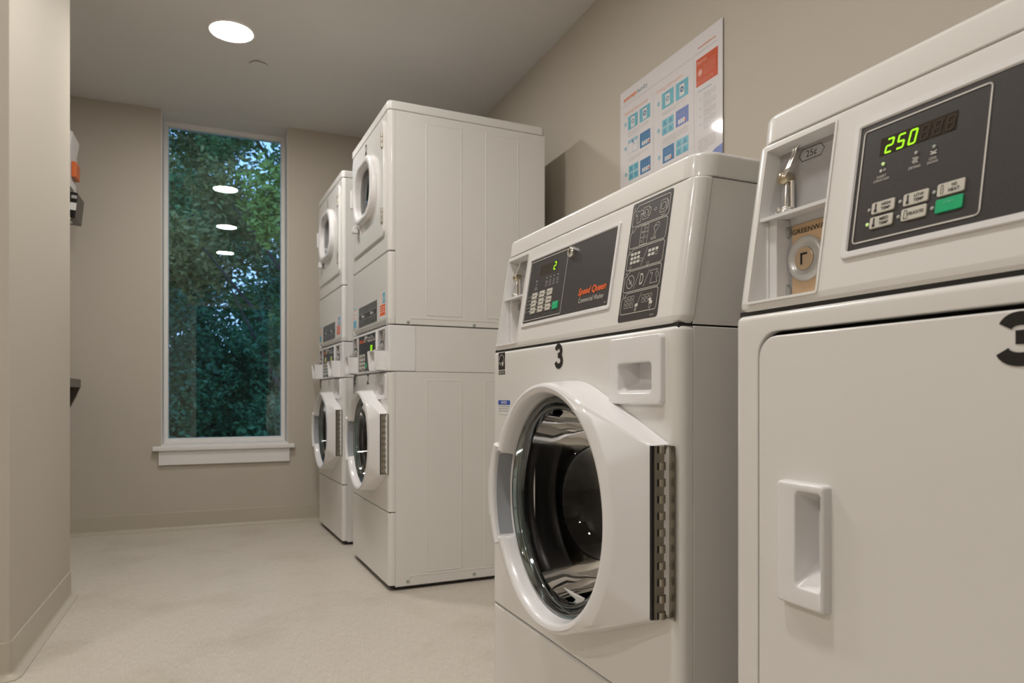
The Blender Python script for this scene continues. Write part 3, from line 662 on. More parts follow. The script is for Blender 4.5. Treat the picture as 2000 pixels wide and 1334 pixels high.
        K = [(.4815, .9822, 'HIGH', 'TEMP', 1), (.4819, .9671, 'MED', 'TEMP', 1), (.4459, .9816, 'LOW', 'TEMP', 1), (.4465, .9669, 'DELICATES', '', 2), (.4112, .9818, 'NO', 'HEAT', 0)]
        for q in K: key(q[0], q[1], .0262, .0122, KEYC)
        key(.4115, .9666, .0262, .0132, GREENK)
        def blk(bb):
            for b_, z, s1, s2, ic in K:
                u, v = uv(b_, z)
                if s2: text(bb, F, s1, u + .0035, v + .0008, .0030, .0033, w=.0100 if len(s1) > 2 else .005, al='c', bold=.02); text(bb, F, s2, u + .0035, v - .0038, .0030, .0033, w=.0105, al='c', bold=.02)
                else: text(bb, F, s1, u + .0025, v - .0015, .0030, .0033, w=.0165, al='c', bold=.02)
                x = u - .0080
                if ic == 1: stroke(bb, F, [(x, v - .003), (x, v + .0042)], .0016, .0033); flat(bb, F, [(x + a, v - .0030 + c) for a, c in circ(.0017, 12)], .0034)
                elif ic == 0: stroke(bb, F, rrect(.0022, .0085, .001, 2, x, v), .0005, .0033, True)
                else: stroke(bb, F, [(x - .002, v - .004), (x - .001, v + .004), (x + .001, v + .004), (x + .002, v - .004)], .0005, .0033, True)
        pr(cp, 'key_lettering', INK, blk)
        def wht(bb):
            rr_stroke(bb, Bp - .0055, .3830, z0 + .0065, z1 - .0065, .004, .0016)
            T(bb, 'DRYING', .4515, 1.0135, .0026, w=.0125, al='c'); T(bb, 'COOL', .4330, 1.0165, .0026, w=.008, al='c'); T(bb, 'DOWN', .4330, 1.0128, .0026, w=.0105, al='c')
            T(bb, 'INSERT', .4878, 1.0150, .0026, w=.011, al='c'); T(bb, 'COINS/CARD', .4878, 1.0113, .0026, w=.018, al='c')
            for b_ in (.4535, .4515, .4495):
                u, v = uv(b_, 1.0205); stroke(bb, F, [(u - .001, v + .003), (u + .001, v + .001), (u - .001, v - .001), (u + .001, v - .003)], .0007, NN)
            u, v = uv(.4330, 1.0218); stroke(bb, F, [(u - .003, v + .002), (u + .003, v - .001), (u - .003, v - .001), (u + .003, v + .002)], .0009, NN)
            u, v = uv(.4895, 1.0212); flat(bb, F, [(u + a, v + c) for a, c in circ(.0016, 10)], NN); stroke(bb, F, [(u + .003, v - .001), (u + .006, v), (u + .003, v + .001)], .0006, NN)
        pr(cp, 'white_lettering', WHINK, wht)
        pr(cp, 'start_lettering', mat('pale_green_ink2', (.2, .6, .45), .4), lambda bb: (lambda q: text(bb, F, 'START', q[0], q[1] + .001, .0022, .0034, w=.010, al='c'))(uv(.4115, .9666)))

# washer with the number 3
X3, Y3, R3 = .5957, .8097, rad(.97)
ws = thing('front_load_washer', 'large white front load washer marked 3, with big round door, in the foreground', 'washing machine', (X3, Y3, 0), R3)
washer_body(ws); body_parts = list(ws.children)
console(ws, True)
pr(ws, 'number_mark', INK, lambda b: numeral(b, FF(.3573, .8425), '3', .0340, .0475, .0100, .0006))
b = new(); F = FF(.616, .7668); plate(b, F, rrect(.068, .032, .001, 1), -.0001, .0005); nl = obj('notice_label', b, LABW, ws, smooth=False)
b = new(); plate(b, F, rrect(.066, .010, .001, 1, 0, .0105), .0005, .0007); obj('notice_band', b, BLUE, nl, smooth=False)
pr(nl, 'notice_heading', LABW, lambda b: text(b, F, 'NOTICE', 0, .0078, .0058, .0010, w=.030, al='c', bold=.03))
def fine(b):
    for k, s in enumerate(('DOOR IS LOCKED WHILE RUNNING', 'REMOVE ITEMS FROM POCKETS', 'TO OPEN PULL THE HANDLE')): text(b, F, s, -.031, .0005 - k * .0050, .0026, .0008, w=.060 - .004 * k)
pr(nl, 'notice_text', GREYT, fine)

# dryer with the number 3
X4, Y4, R4 = .6101, .0189, rad(.425)
dy = thing('front_load_dryer', 'large white dryer marked 3 with flat door and display reading 250, at right', 'dryer', (X4, Y4, 0), R4)
b = new(); box(b, SD + .0006, DP, 0, W, .016, ZB - .001, bev=.0015, seg=1)
for s in (FS(0),):
    for u0, u1 in ((.157, .316), (.418, .577)): emboss(b, s, u0, u1, .064, .861)
obj('cabinet', b, ENAM, dy, sharp=20)
boxes('chassis_strip', dy, DARK, ((.006, .045, .006, W - .006, ZB - .006, ZB + .004), (.0262, .0272, .012, W - .012, .010, ZB - .008)))
for x, y in ((.05, .06), (.05, W - .06), (DP - .06, .06), (DP - .06, W - .06)):
    b = new(); cyl(b, Fr((x, y, 0), (1, 0, 0), (0, 1, 0)), .019, 0, .014, 16); obj('leveling_foot', b, RUB, dy)
b0, b1, dz0, dz1 = .042, .645, .205, .8690
b = new(); wrap_panel(b, .022, ZB - .0012, W, SD, r=.014, holes=((b0, b1, dz0, dz1),), rz0=.004, rz1=.008)
# rounded corners of the opening and its rolled lip
F = FF((b0 + b1) / 2, (dz0 + dz1) / 2); ow, oh = b1 - b0, dz1 - dz0
O0 = rrect(ow, oh, .0002, 6); O1 = rrect(ow, oh, .030, 6)
loft(b, [F.L(O0, 0), F.L(O1, 0), F.L(rrect(ow - .002, oh - .002, .029, 6), -.001), F.L(rrect(ow - .003, oh - .003, .0285, 6), -.010)])
obj('front_panel', b, ENAMF, dy)
b = new(); G = FF((b0 + b1) / 2, (dz0 + dz1) / 2 - .0015)
w_, h_ = ow - .0075, oh - .0100
loft(b, [G.L(rrect(w_, h_, .027, 6), -.010), G.L(rrect(w_, h_, .027, 6), -.0015), G.L(rrect(w_ - .0015, h_ - .0015, .026, 6), .0005), G.L(rrect(w_ - .006, h_ - .006, .024, 6), .0022), G.L(rrect(.041, .112, .008, 6, (b0 + b1) / 2 - .5660 + .0115, .6322 - ((dz0 + dz1) / 2 - .0015)), .0022)], False, False)
dd = obj('door', b, ENAMF, dy, sharp=40)
b = new(); F = FF(.5660, .6262); F = F.at(0, 0, .0022); pocket_plate(b, F, .066, .137, .004, .012, (.0120, .006), .035, .106, .006, .034, bev=.003, shrink=.70, poff=(-.003, .006), bulge=.0025)
obj('door_handle', b, PLAS, dd, sharp=50)
pr(dy, 'number_mark', INK, lambda b: numeral(b, FF(.3425, .8150, -.0022), '3', .0410, .0455, .0115, .0006))
console(dy, False)

# ------------------------------------------------------------------ stacked units
TOP = 1.994; ZC = 1.0822; ZD = 1.3824; ZT = 1.956
s2 = thing('stacked_washer_dryer', 'white stacked washer and dryer marked 2, its long side facing us', 'washer dryer stack', (.6371, 2.7827, 0), rad(2.0), 'stacked washer dryers by the window')
for c in body_parts: copy_tree(c, s2)
# upper cabinet, console cabinet
b = new(); box(b, SD + .0006, DP, 0, W, ZC + .004, ZT - .001, bev=.0015, seg=1); open_front(b, SD + .0012)
for s in (FS(0), Fr((DP + SD, W, 0), (-1, 0, 0), (0, 0, 1))):
    for u0, u1 in ((.157, .316), (.424, .582)): emboss(b, s, u0, u1, 1.126, 1.922)
flange_groove(b, FS(0), ZC + .030)
G = FS(0).at(.480, 1.165); loft(b, [G.L(circ(.042, 32), 0), G.L(circ(.041, 32), .0014), G.L(circ(.039, 32), .0014), G.L(circ(.038, 32), 0)])
obj('dryer_cabinet', b, ENAM, s2, sharp=20)
for u in (.081, .372, .60):
    b = new(); screw(b, FS(0), u, ZC + .012, .006); obj('dryer_screw', b, GALV, s2)
b = new(); box(b, .1125, DP, .0015, W - .0015, ZB + .001, ZC - .0005, bev=.001, seg=1); obj('console_side', b, ENAM, s2, smooth=False)
boxes('seam_strip', s2, DARK, ((.01, .70, .008, W - .008, ZB - .004, ZB + .006), (.01, .70, .008, W - .008, ZC - .003, ZC + .006), (.10, .12, .006, W - .006, ZB, ZC), (.008, .04, .008, W - .008, ZD - .006, ZD + .006), (.008, .3, .008, W - .008, ZT - .006, ZT + .004)))
b = new(); wrap_panel(b, ZD + .0015, ZT - .001, W, SD, holes=((.21, .49, 1.60, 1.82),), rz0=.005, rz1=.003); obj('dryer_front', b, ENAMF, s2)
b = new(); wrap_panel(b, 1.105, ZD - .0015, W, SD, rz0=.006, rz1=.006)
# slanted toe under the lower dryer panel
loft(b, [[(.004, y, 1.1075), (.020, y, ZC + .003), (.03, y, ZC + .003), (.03, y, 1.1075)] for y in (.045, W - .045)], True, True)
for y0, y1 in ((0.0, .0455), (W - .0455, W)): box(b, .0008, SD, y0 + (.0 if y0 else .0), y1, ZC + .003, 1.112, bev=.004)
obj('dryer_lower_panel', b, ENAMF, s2, sharp=45)
b = new()
for y in (.062, W - .062):
    G = Fr((.016, y, ZC + .010), (0, -1, 0), (.5, 0, 1)); cyl(b, G, .008, 0, .008, 12, .002)
obj('toe_bumper', b, PLAS, s2)
b = new(); FL = Fr((0, 0, 0), (1, 0, 0), (0, 1, 0)); cx, cy = DP / 2 - .001, W / 2; w_, h_ = DP + .004, W + .004
rows = [(ZT + .000, .004), (ZT + .0015, .001), (ZT + .004, 0), (TOP - .009, 0), (TOP - .004, .0012), (TOP - .001, .004), (TOP, .009)]
loft(b, [FL.L(rrect(w_ - 2 * i, h_ - 2 * i, max(.004, .020 - i), 6, cx, cy), z) for z, i in rows], True, True); obj('top_lid', b, ENAM, s2, sharp=60)
# dryer door with rounded window
F = FF(.350, 1.694); b = new(); dw_, dh_ = .590, .478
wc = (.0, .016)
R_ = lambda w, h, r: rrect(w, h, r, 8, *wc)
loft(b, [F.L(rrect(dw_, dh_, .030, 8), 0), F.L(rrect(dw_, dh_, .030, 8), .004), F.L(rrect(dw_ - .003, dh_ - .003, .029, 8), .0075), F.L(rrect(dw_ - .010, dh_ - .010, .026, 8), .009), F.L(R_(.30, .28, .10), .009), F.L(R_(.28, .25, .10), -.03)])
dd2 = obj('dryer_door', b, ENAMF, s2, sharp=40)
b = new()
loft(b, [F.L(R_(.362, .280, .115), .009), F.L(R_(.358, .276, .113), .024), F.L(R_(.350, .268, .110), .031), F.L(R_(.328, .248, .103), .034), F.L(R_(.296, .226, .094), .032), F.L(R_(.284, .216, .088), .022), F.L(R_(.278, .212, .086), -.012)])
obj('window_ring', b, PLAS, dd2, sharp=60)
b = new(); loft(b, [F.L(R_(.282, .216, .088), .000), F.L(R_(.278, .212, .086), .003)], True, True); obj('dryer_window', b, BOWL, dd2, smooth=False)
b = new(); loft(b, [F.L(R_(.30, .25, .098), -.006), F.L(R_(.44, .42, .20), -.03), F.L(R_(.46, .44, .21), -.30)], False, True); obj('dryer_drum', b, DRUM, s2, sharp=60)
b = new(); loft(b, [F.L(R_(.280, .214, .086), -.004), F.L(R_(.256, .190, .076), -.004)], False, False); obj('window_gasket', b, RUB, dd2, smooth=False)
for v in (.155, -.155):
    b = new(); G = F.at(.276, v); fbox(b, G, -.010, .010, -.032, .032, .0085, .0110); hg = obj('dryer_hinge', b, STEEL, dd2, smooth=False)
    b = new()
    for k in (-1, 0, 1): loft(b, [[G.p(.011 + .0045 * math.cos(t), y, .012 + .0045 * math.sin(t)) for t in [2 * PI * q / 10 for q in range(10)]] for y in (k * .021 - .009, k * .021 + .009)], True, True)
    obj('hinge_pin', b, STEEL, hg)
b = new(); fbox(b, F.at(-.262, .045), -.010, .012, -.045, .045, .009, .026, .005); obj('door_pull', b, PLAS, dd2, sharp=50)
b = new(); fbox(b, F.at(-.150, -.120), -.030, .010, -.020, .012, .012, .036, .004); obj('window_latch', b, PLAS, dd2, sharp=50)
# stickers above the console
b = new(); F = FF(.3660, 1.1605); plate(b, F, rrect(.346, .092, .001, 1), -.0001, .0006); st = obj('instruction_sticker', b, BLACK, s2, smooth=False)
def gridp(b):
    n = .0012; stroke(b, F, rrect(.336, .083, .001, 1), .0010, n, True); stroke(b, F, [(0, -.04), (0, .04)], .0012, n)
    for s in (-1, 1):
        for y in (.013, -.014): stroke(b, F, [(s * .162, y), (s * .006, y)], .0012, n)
        for q in range(7):
            x = s * .084 + (q - 3) * .021
            stroke(b, F, [(x + a, .026 + c) for a, c in rrect(.011, .015, .001, 1)], .0014, n, True)
            if q % 2: stroke(b, F, [(x + a, -.027 + c) for a, c in rrect(.012, .014, .002, 1)], .0014, n, True)
            else: stroke(b, F, [(x - .004, -.033), (x + .004, -.020)], .0014, n)
        for x, y in ((-.02, 0), (-.02, .005), (.0, -.002), (.02, .0)): plate(b, F, [(s * .084 + x + a, y + c) for a, c in rrect(.014, .009, .001, 1)], n - .0002, n)
pr(st, 'sticker_print', WHINK, gridp)
b = new(); F3 = FF(.6210, 1.172); plate(b, F3, rrect(.062, .100, .001, 1), -.0001, .0005); sl = obj('laundry_sticker', b, LABW, s2, smooth=False); sl['label'] = 'pale blue and white notice sticker'
pr(sl, 'sticker_blue', TEAL, lambda b: (flat(b, F3, [(-.029, -.048), (.029, -.048), (.029, -.014), (-.029, -.014)], .0008), flat(b, F3, [(-.029, .041), (.029, .041), (.029, .047), (-.029, .047)], .0008)))
pr(sl, 'sticker_orange_print', mat('pale_orange_ink', (.80, .38, .16), .45), lambda b: [strip(b, F3, -.022, .020, y, y + .006, .0009) for y in (.030, .010, -.006)])
F4 = FF(.0990, 1.172)
b = new(); plate(b, F4, rrect(.092, .108, .001, 1, .004, 0), -.0001, .0004); sr = obj('warning_sticker', b, LABW, s2, smooth=False); sr['label'] = 'small sticker with blue and orange blocks'
pr(sr, 'orange_block', ORANGE, lambda b: flat(b, F4, [(-.038, -.044), (.046, -.044), (.046, .002), (-.038, .002)], .0008))
pr(sr, 'blue_block', TEAL, lambda b: flat(b, F4, [(.004, .006), (.046, .006), (.046, .050), (.004, .050)], .0008))
pr(sr, 'orange_dots', mat('coral_ink', (.85, .42, .30), .45), lambda b: [flat(b, F4, [(-.018 + x, y + c) for x, c in circ(.008, 12)], .0008) for y in (.012, .029, .045)])
pr(sr, 'block_print', LABW, lambda b: ([strip(b, F4, -.032, .036 - .01 * (k % 2), -.010 - k * .010, -.0075 - k * .010, .0011) for k in range(3)], [strip(b, F4, .010 + .008 * k, .015 + .008 * k, .014 + .006 * (k % 3), .030 + .005 * (k % 2), .0011) for k in range(4)]))
# coin console: frame, slides, boxes, panel
b = new(); wrap_panel(b, ZB + .0015, ZC - .0005, W, .112, r=.008, rz0=.004, rz1=.004, holes=((.060, .168, .905, 1.070), (.575, .668, .905, 1.070))); obj('coin_console', b, PLAS, s2)
for bc_, lbl in ((.114, 'n'), (.6215, 'f')):
    F = FF(bc_, .987); w5 = .108 if lbl == 'n' else .093
    b = new(); loft(b, [F.L(rrect(w5, .166, .001, 1), 0), F.L(rrect(w5 - .004, .162, .001, 1), -.016)], False, True); nich = obj('coin_niche', b, GREYP, s2, smooth=False)
    b = new(); tube(b, [F.p(.004, .080, -.010), F.p(.004, .040, -.008), F.p(.0, .030, -.002)], .004, 8); tube(b, [F.p(.002, .022, -.008), F.p(.002, -.010, -.008)], .005, 8); obj('coin_lever', b, CHROME, nich)
    b = new(); cyl(b, F.at(.0, .030, -.010), .009, 0, .012, 12); cyl(b, Fr(F.p(.012, .006, .010), F.n, F.u), .009, -.004, .004, 12); obj('lever_boss', b, CHROME, nich)
    # coin cup standing out from the console with a scooped front
    b = new(); G = FF(bc_, .9385, 0); hw = w5 / 2 + .004
    zt, zb = .0445, -.0425
    loft(b, [[G.p(x, zt, -.01), G.p(x, zt, .044), G.p(x, zt - .006, .047), G.p(x, zb + .012, .041), G.p(x, zb, .035), G.p(x, zb, -.01)] for x in (-hw, -hw + .003)], True, True)
    loft(b, [[G.p(x, zt, -.01), G.p(x, zt, .044), G.p(x, zt - .006, .047), G.p(x, zb + .012, .041), G.p(x, zb, .035), G.p(x, zb, -.01)] for x in (hw - .003, hw)], True, True)
    fbox(b, G, -hw, hw, zt - .004, zt, -.01, .040); fbox(b, G, -hw, hw, zb, zb + .004, -.01, .036)
    loft(b, [[G.p(x, zt - .002, .014), G.p(x, zt - .002, .018), G.p(x, zb + .002, .036), G.p(x, zb + .002, .030)] for x in (-hw + .002, hw - .002)], True, True)
    obj('coin_cup', b, PLAS, s2, smooth=False)
F = FF(.371, .987); b = new(); frame_ring(b, F, .348, .176, .002, .006, 0, .004); obj('panel_bezel', b, PLAS, s2, smooth=False)
b = new(); plate(b, F, rrect(.336, .164, .001, 1), -.0004, .0012); cpn = obj('control_panel', b, BLACK, s2, smooth=False)
def key3(bb):
    for i in range(3):
        for j in range(4): plate(bb, F, rrect(.026, .013, .002, 2, -.135 + i * .040, -.062 + j * .018), .001, .0022)
b = new(); key3(b); obj('keypad', b, KEYC, cpn, smooth=False)
b = new(); plate(b, F, rrect(.026, .020, .002, 2, -.020, -.056), .001, .0022); obj('start_key', b, GREENK, cpn, smooth=False)
pr(cpn, 'brand_lettering', ORANGE, lambda b: text(b, F, 'Speed Queen', -.145, .052, .014, .0018, w=.105, bold=.045, shear=.2))
def chev(b):
    stroke(b, F, [(.020, .052), (.085, .074), (.150, .052)], .0030, .0018, False); stroke(b, F, [(.020, .052), (.150, .052)], .003, .0018); stroke(b, F, [(-.150, -.064), (-.085, -.079), (-.020, -.064)], .003, .0018)
    stroke(b, F, [(.0, -.080), (.0, .08)], .0010, .0018)
    flat(b, F, [(.085 + x, .060 + y) for x, y in circ(.005, 10)], .0018)
    for k in range(3): strip(b, F, .045 + k * .03, .060 + k * .03, -.012, -.010, .0018)
pr(cpn, 'white_lettering', WHINK, chev)
b = new(); lathe(b, F.at(.005, .062), [(.014, .001), (.014, .012), (.010, .016), (0, .016)], 20); obj('panel_lock', b, CHROME, cpn)
base_kids = None
s1 = copy_tree(s2); s1.location = (.6095, 3.7476, 0); s1.rotation_euler = (0, 0, rad(2.6)); s1['label'] = 'white stacked washer and dryer marked 1, farther one beside the window'
def digits(root, ch, lit):
    for z, a in ((.8465, 0), (1.878, -.009)):
        pr(root, 'number_mark', INK, lambda b: numeral(b, FF(.357, z, a), ch, .034 if ch == '2' else .018, .047, .0088, .0006))
    cpx = [c for c in root.children if c.name.startswith('control_panel')][0]
    for u in lit:
        b = new(); fbox(b, F, u - .022, u + .022, .004, .034, .001, .0018); obj('display', b, DISPM, cpx, smooth=False)
        pr(cpx, 'lit_digits', LGREEN if len(lit) == 1 else mat('dim_yellow_digits', (.3, .3, .05), .5, emit=((.65, .70, .15), .55)), lambda b: [seg7(b, F, '0', u - .016 + k * .018, .009, .011, .020, .0036, .0022) for k in range(2)])
digits(s2, '2', (.085,)); digits(s1, '1', (.085, -.085))

# ------------------------------------------------------------------ poster
PX = WX - .0012; F = Fr((PX, 2.4065, 2.0055), (-.0065, -1, 0), (0, 0, 1)); PW, PH = .6200, .478
po = thing('laundry_poster', 'white laundry instruction poster with blue pictures on the right wall', 'poster', (0, 0, 0))
b = new(); fbox(b, F, 0, PW, -PH, 0, -.0008, .0); obj('poster_sheet', b, mat('glossy_poster_paper', (.72, .69, .70), .5, coat=.5), po, smooth=False)
PN = .0004
def rc(b, x0, y0, x1, y1, n=PN): flat(b, F, [(x0, -y1), (x1, -y1), (x1, -y0), (x0, -y0)], n)
OR2 = mat('poster_orange', (.75, .20, .05), .35); OR3 = mat('poster_coral', (.80, .40, .26), .35); RED = mat('poster_red', (.58, .085, .02), .35); PTEAL = mat('poster_teal', (.13, .43, .53), .35); PBLUE = mat('poster_blue', (.04, .17, .36), .35); PIND = mat('poster_indigo', (.11, .16, .42), .35); PGREY = mat('poster_grey', (.22, .20, .19), .4)
PCARD = mat('poster_card_white', (.66, .66, .66), .3)
pr(po, 'orange_lettering', OR2, lambda b: (text(b, F, 'automatic', .026, -.0430, .0150, PN, w=.094, bold=.03), text(b, F, 'automaticlaundry.com', .495, -.0465, .0065, PN, w=.091, bold=.02)))
pr(po, 'slate_lettering', GREYTEAL, lambda b: text(b, F, 'laundry', .125, -.0440, .0160, PN, w=.068))
pr(po, 'heading_lettering', OR3, lambda b: (text(b, F, 'Washing Instructions', .028, -.1010, .0125, PN, w=.168), text(b, F, 'Drying Instructions', .254, -.1010, .0125, PN, w=.157)))
def greyt(b):
    rc(b, .013, .0605, .597, .0612); rc(b, .232, .085, .2326, .44); rc(b, .473, .072, .4736, .41)
    text(b, F, 'a smarter way to do laundry', .028, -.0500, .0030, PN, w=.085)
    def para(x, y, wd, n, dy=.0075, h=.0030):
        T_ = ('Check pockets and sort the clothes', 'Add detergent to the tray', 'Close door firmly until it clicks', 'Select the cycle you would like', 'Insert coins or card and press start')
        for k in range(n): text(b, F, T_[k % 5], x, -(y + k * dy), h, PN, w=wd * (1 if k < n - 1 else .6))
    para(.060, .178, .14, 3); para(.060, .282, .14, 2); para(.063, .382, .14, 2); para(.288, .186, .14, 2); para(.288, .284, .15, 4); para(.292, .385, .15, 2)
    for k, y in enumerate((.208, .236, .264, .292, .320)): para(.525, y, .062, 4 if k < 4 else 2, .0062, .0026)
    para(.496, .357, .09, 6, .0078, .0032)
pr(po, 'grey_lettering', PGREY, greyt)
b = new(); fbox(b, F, .486, .597, -.173, -.0805, 0, PN); rb = obj('red_panel', b, RED, po, smooth=False); rb['label'] = 'red notice box'
def redt(b):
    n = PN + .0003; text(b, F, 'IMPORTANT', .492, -.0985, .0068, n, w=.050, bold=.02); rc(b, .490, .1035, .592, .1041, n)
    for k in range(6): text(b, F, ('Please do not leave your', 'laundry unattended in this', 'room for any longer than', 'the cycle time shown above', 'or overload the machines', 'thank you for your help')[k], .524, -(.1135 + k * .0060), .0026, n, w=.060)
    stroke(b, F, [(.507 + x, -.130 + y) for x, y in circ(.0118, 24)], .0014, n, True); flat(b, F, [(.507 + x, -.130 + y) for x, y in circ(.0090, 24)], n)
    for k in range(2): text(b, F, 'Report any trouble to the office', .490, -(.1590 + k * .0062), .0026, n, w=.085)
pr(po, 'red_panel_print', mat('pale_coral_ink', (.80, .45, .38), .4), redt)
pr(po, 'subheading', TEAL, lambda b: (text(b, F, 'What to do if you see', .495, -.1935, .0055, PN, w=.070), [text(b, F, s, .503, -y, .004, PN, w=.012) for s, y in (('E dr', .222), ('Door', .252), ('LC', .280), ('OFF', .308))]))
tiles = [(.058, .114, .127, .166, 'd'), (.140, .114, .211, .166, 'D'), (.058, .207, .129, .262, 't'), (.142, .209, .212, .265, 'p'), (.063, .309, .132, .367, '4'), (.144, .312, .213, .367, 'p'),
         (.287, .114, .358, .172, 'd'), (.371, .114, .442, .174, 'D'), (.288, .212, .359, .268, '4'), (.371, .210, .443, .267, 'i'), (.292, .314, .361, .370, 'p'), (.372, .314, .444, .369, '4')]
for x0, y0, x1, y1, k in tiles:
    m = {'d': PTEAL, 'D': PTEAL, 't': PALEBLUE, 'p': PBLUE, 'i': PIND, '4': PTEAL}[k]; cx, cy = (x0 + x1) / 2, (y0 + y1) / 2
    b = new()
    if k == '4':
        for a, c in ((x0, y0), (cx + .001, y0), (x0, cy + .001), (cx + .001, cy + .001)): fbox(b, F, a, a + (x1 - x0) / 2 - .002, -(c + (y1 - y0) / 2 - .002), -c, 0, PN)
    elif k == 't': fbox(b, F, x0, x1, -y0 - .013, -y0, 0, PN); frame_ring(b, F, x1 - x0, y1 - y0, .001, .0008, 0, PN, cx, -cy); frame_ring(b, F, .040, .028, .001, .0008, 0, PN, x1 - .021, -y1 + .017)
    else: fbox(b, F, x0, x1, -y1, -y0, 0, PN)
    t = obj('picture_tile', b, m, po, smooth=False)
    n = PN + .0003
    if k in 'dD':
        def f(b):
            rc(b, cx - .0135, cy - .019, cx + .0135, cy + .022, n)
        pr(t, 'machine_picture', PCARD, f)
        pr(t, 'machine_door', PBLUE, lambda b: (stroke(b, F, [(cx + x, -cy + y) for x, y in circ(.0072, 18)], .0030 if k == 'd' else .0045, n + .0003, True), rc(b, cx - .011, cy - .023, cx + .011, cy - .020, n)))
    if k in 'pi':
        pr(t, 'coin_slots', PCARD, lambda b: [(rc(b, x0 + .014 + q * .0135, y1 - .022, x0 + .0245 + q * .0135, y1 - .006, n), rc(b, x0 + .017 + q * .0135, y0 + .012, x0 + .0176 + q * .0135, y0 + .026, n)) for q in range(3 + (x0 < .23))][0:4])
        pr(t, 'red_key', OR2, lambda b: flat(b, F, [(x1 - (.008 if x0 < .23 else .019) + x, -y1 + .011 + y) for x, y in circ(.0050, 12)], n + .0003))
    if k == '4':
        pr(t, 'garment_picture', PBLUE, lambda b: [stroke(b, F, [(x0 + .010 + qx * .036, -(y0 + .022) - qy * .030), (x0 + .016 + qx * .036, -(y0 + .007) - qy * .030), (x0 + .024 + qx * .036, -(y0 + .022) - qy * .030)], .0026, n) for qx in (0, 1) for qy in (0, 1)])
    if k == 't':
        pr(t, 'tray_picture', PBLUE, lambda b: stroke(b, F, [(cx - .006, -y0 - .004), (cx + .004, -y0 - .020)], .005, n))
pr(po, 'step_dots', PALEBLUE, lambda b: [flat(b, F, [(x + a, -y + c) for a, c in circ(.0085, 16)], PN) for x, y in ((.040, .136), (.040, .232), (.043, .336), (.266, .142), (.266, .240), (.270, .340))])
pr(po, 'step_numbers', PBLUE, lambda b: [text(b, F, s, x, -y - .004, .008, PN + .0003, al='c') for s, x, y in (('1', .040, .136), ('2', .040, .232), ('3', .043, .336), ('1', .266, .142), ('2', .266, .240), ('3', .270, .340))])
pr(po, 'blue_swoosh', PIND, lambda b: flat(b, F, [(.50, -PH), (PW, -PH), (PW, -.402), (.585, -.408), (.545, -.425)], PN))

# ------------------------------------------------------------------ counter and dispenser in the left recess
ct = thing('wall_counter', 'dark grey laundry counter along the left wall, end against the back wall', 'counter', (XA, D, 0))
def lobj(root, name, b, m, **k):
    o = obj(name, b, m, root, **k); o.matrix_parent_inverse = Matrix.Translation(-Vector(root.location)); return o
CG = mat('grey_laminate', (.15, .135, .12), .45, noise=(120, (.125, .112, .10), (.175, .158, .14)))
b = new(); box(b, XA + .001, -.713, YS1 + .25, D - .001, .842, .888, bev=.002); lobj(ct, 'countertop', b, CG, smooth=False)
for y in (D - .022, D - .60):
    b = new(); loft(b, [[(XA + .001, yy, .842), (-.716, yy, .842), (-.735, yy, .79), (-.94, yy, .36), (XA + .001, yy, .36)] for yy in (y, y + .020)], True, True); lobj(ct, 'bracket', b, mat('dark_bracket', (.10, .085, .065), .5), smooth=False)
ds = thing('wall_dispenser', 'tall white wall dispenser with an orange strip, partly behind the partition', 'dispenser', (XA, 4.30, 1.88))
b = new(); G = Fr((XA, 4.17, 1.880), (1, 0, 0), (0, 0, 1))
prof = [(.002, 0), (.350, 0), (.351, .14), (.355, .17), (.353, .19), (.364, .262), (.364, .272), (.350, .280), (.30, .286), (.002, .290)]
loft(b, [G.L(prof, n) for n in (0, -.19)], True, True); lobj(ds, 'housing', b, PLAS, smooth=False)
b = new(); fbox(b, G, .352, .372, .055, .135, -.16, -.05, .002); lobj(ds, 'orange_strip', b, mat('orange_plastic', (.62, .14, .03), .4), smooth=False)
rd = thing('card_reader', 'small black card reader box below the white wall dispenser', 'card reader', (XA, 4.30, 1.74))
b = new(); G = Fr((XA, 4.16, 1.742), (1, 0, -.10), (.10, 0, 1)); fbox(b, G, .02, .378, .0, .134, -.19, 0, .004); lobj(rd, 'reader_case', b, mat('black_case', (.012, .011, .012), .25), smooth=False)
b = new(); fbox(b, G, .350, .378, .042, .080, 0, .001); lobj(rd, 'white_label', b, LABW, smooth=False)
b = new(); fbox(b, G, .352, .376, .102, .118, 0, .001); lobj(rd, 'grey_marks', b, GREYP, smooth=False)
b = new(); fbox(b, G, .30, .36, -.018, .002, -.06, .0, .003); lobj(rd, 'key_slot', b, CHROME, smooth=False)

# ------------------------------------------------------------------ outdoors: ground, trees, bushes
GRM = mat('woodland_ground', (.035, .045, .022), .9, noise=(6, (.02, .03, .012), (.06, .06, .03)))
b = new(); box(b, -14, 16, GY + .35, 40, -.9, -.55); struct(obj('ground_outside', b, GRM, smooth=False))
def leafmat(name, c1, c2, tr=.25):
    m = mat(name, c1, .55, noise=(1.7, c1, c2)); m.node_tree.nodes['Principled BSDF'].inputs['Transmission Weight'].default_value = 0; return m
LF = [leafmat('olive_leaves', (.20, .25, .07), (.31, .25, .08)), leafmat('green_leaves', (.06, .18, .065), (.13, .25, .06)), leafmat('blue_green_leaves', (.030, .105, .040), (.055, .17, .07)), leafmat('yellow_green_leaves', (.30, .38, .07), (.17, .28, .06))]
BARK = mat('bark', (.055, .045, .04), .9, noise=(14, (.035, .03, .026), (.08, .066, .055), (1, 1, .2)), bump=(30, .6, .02))
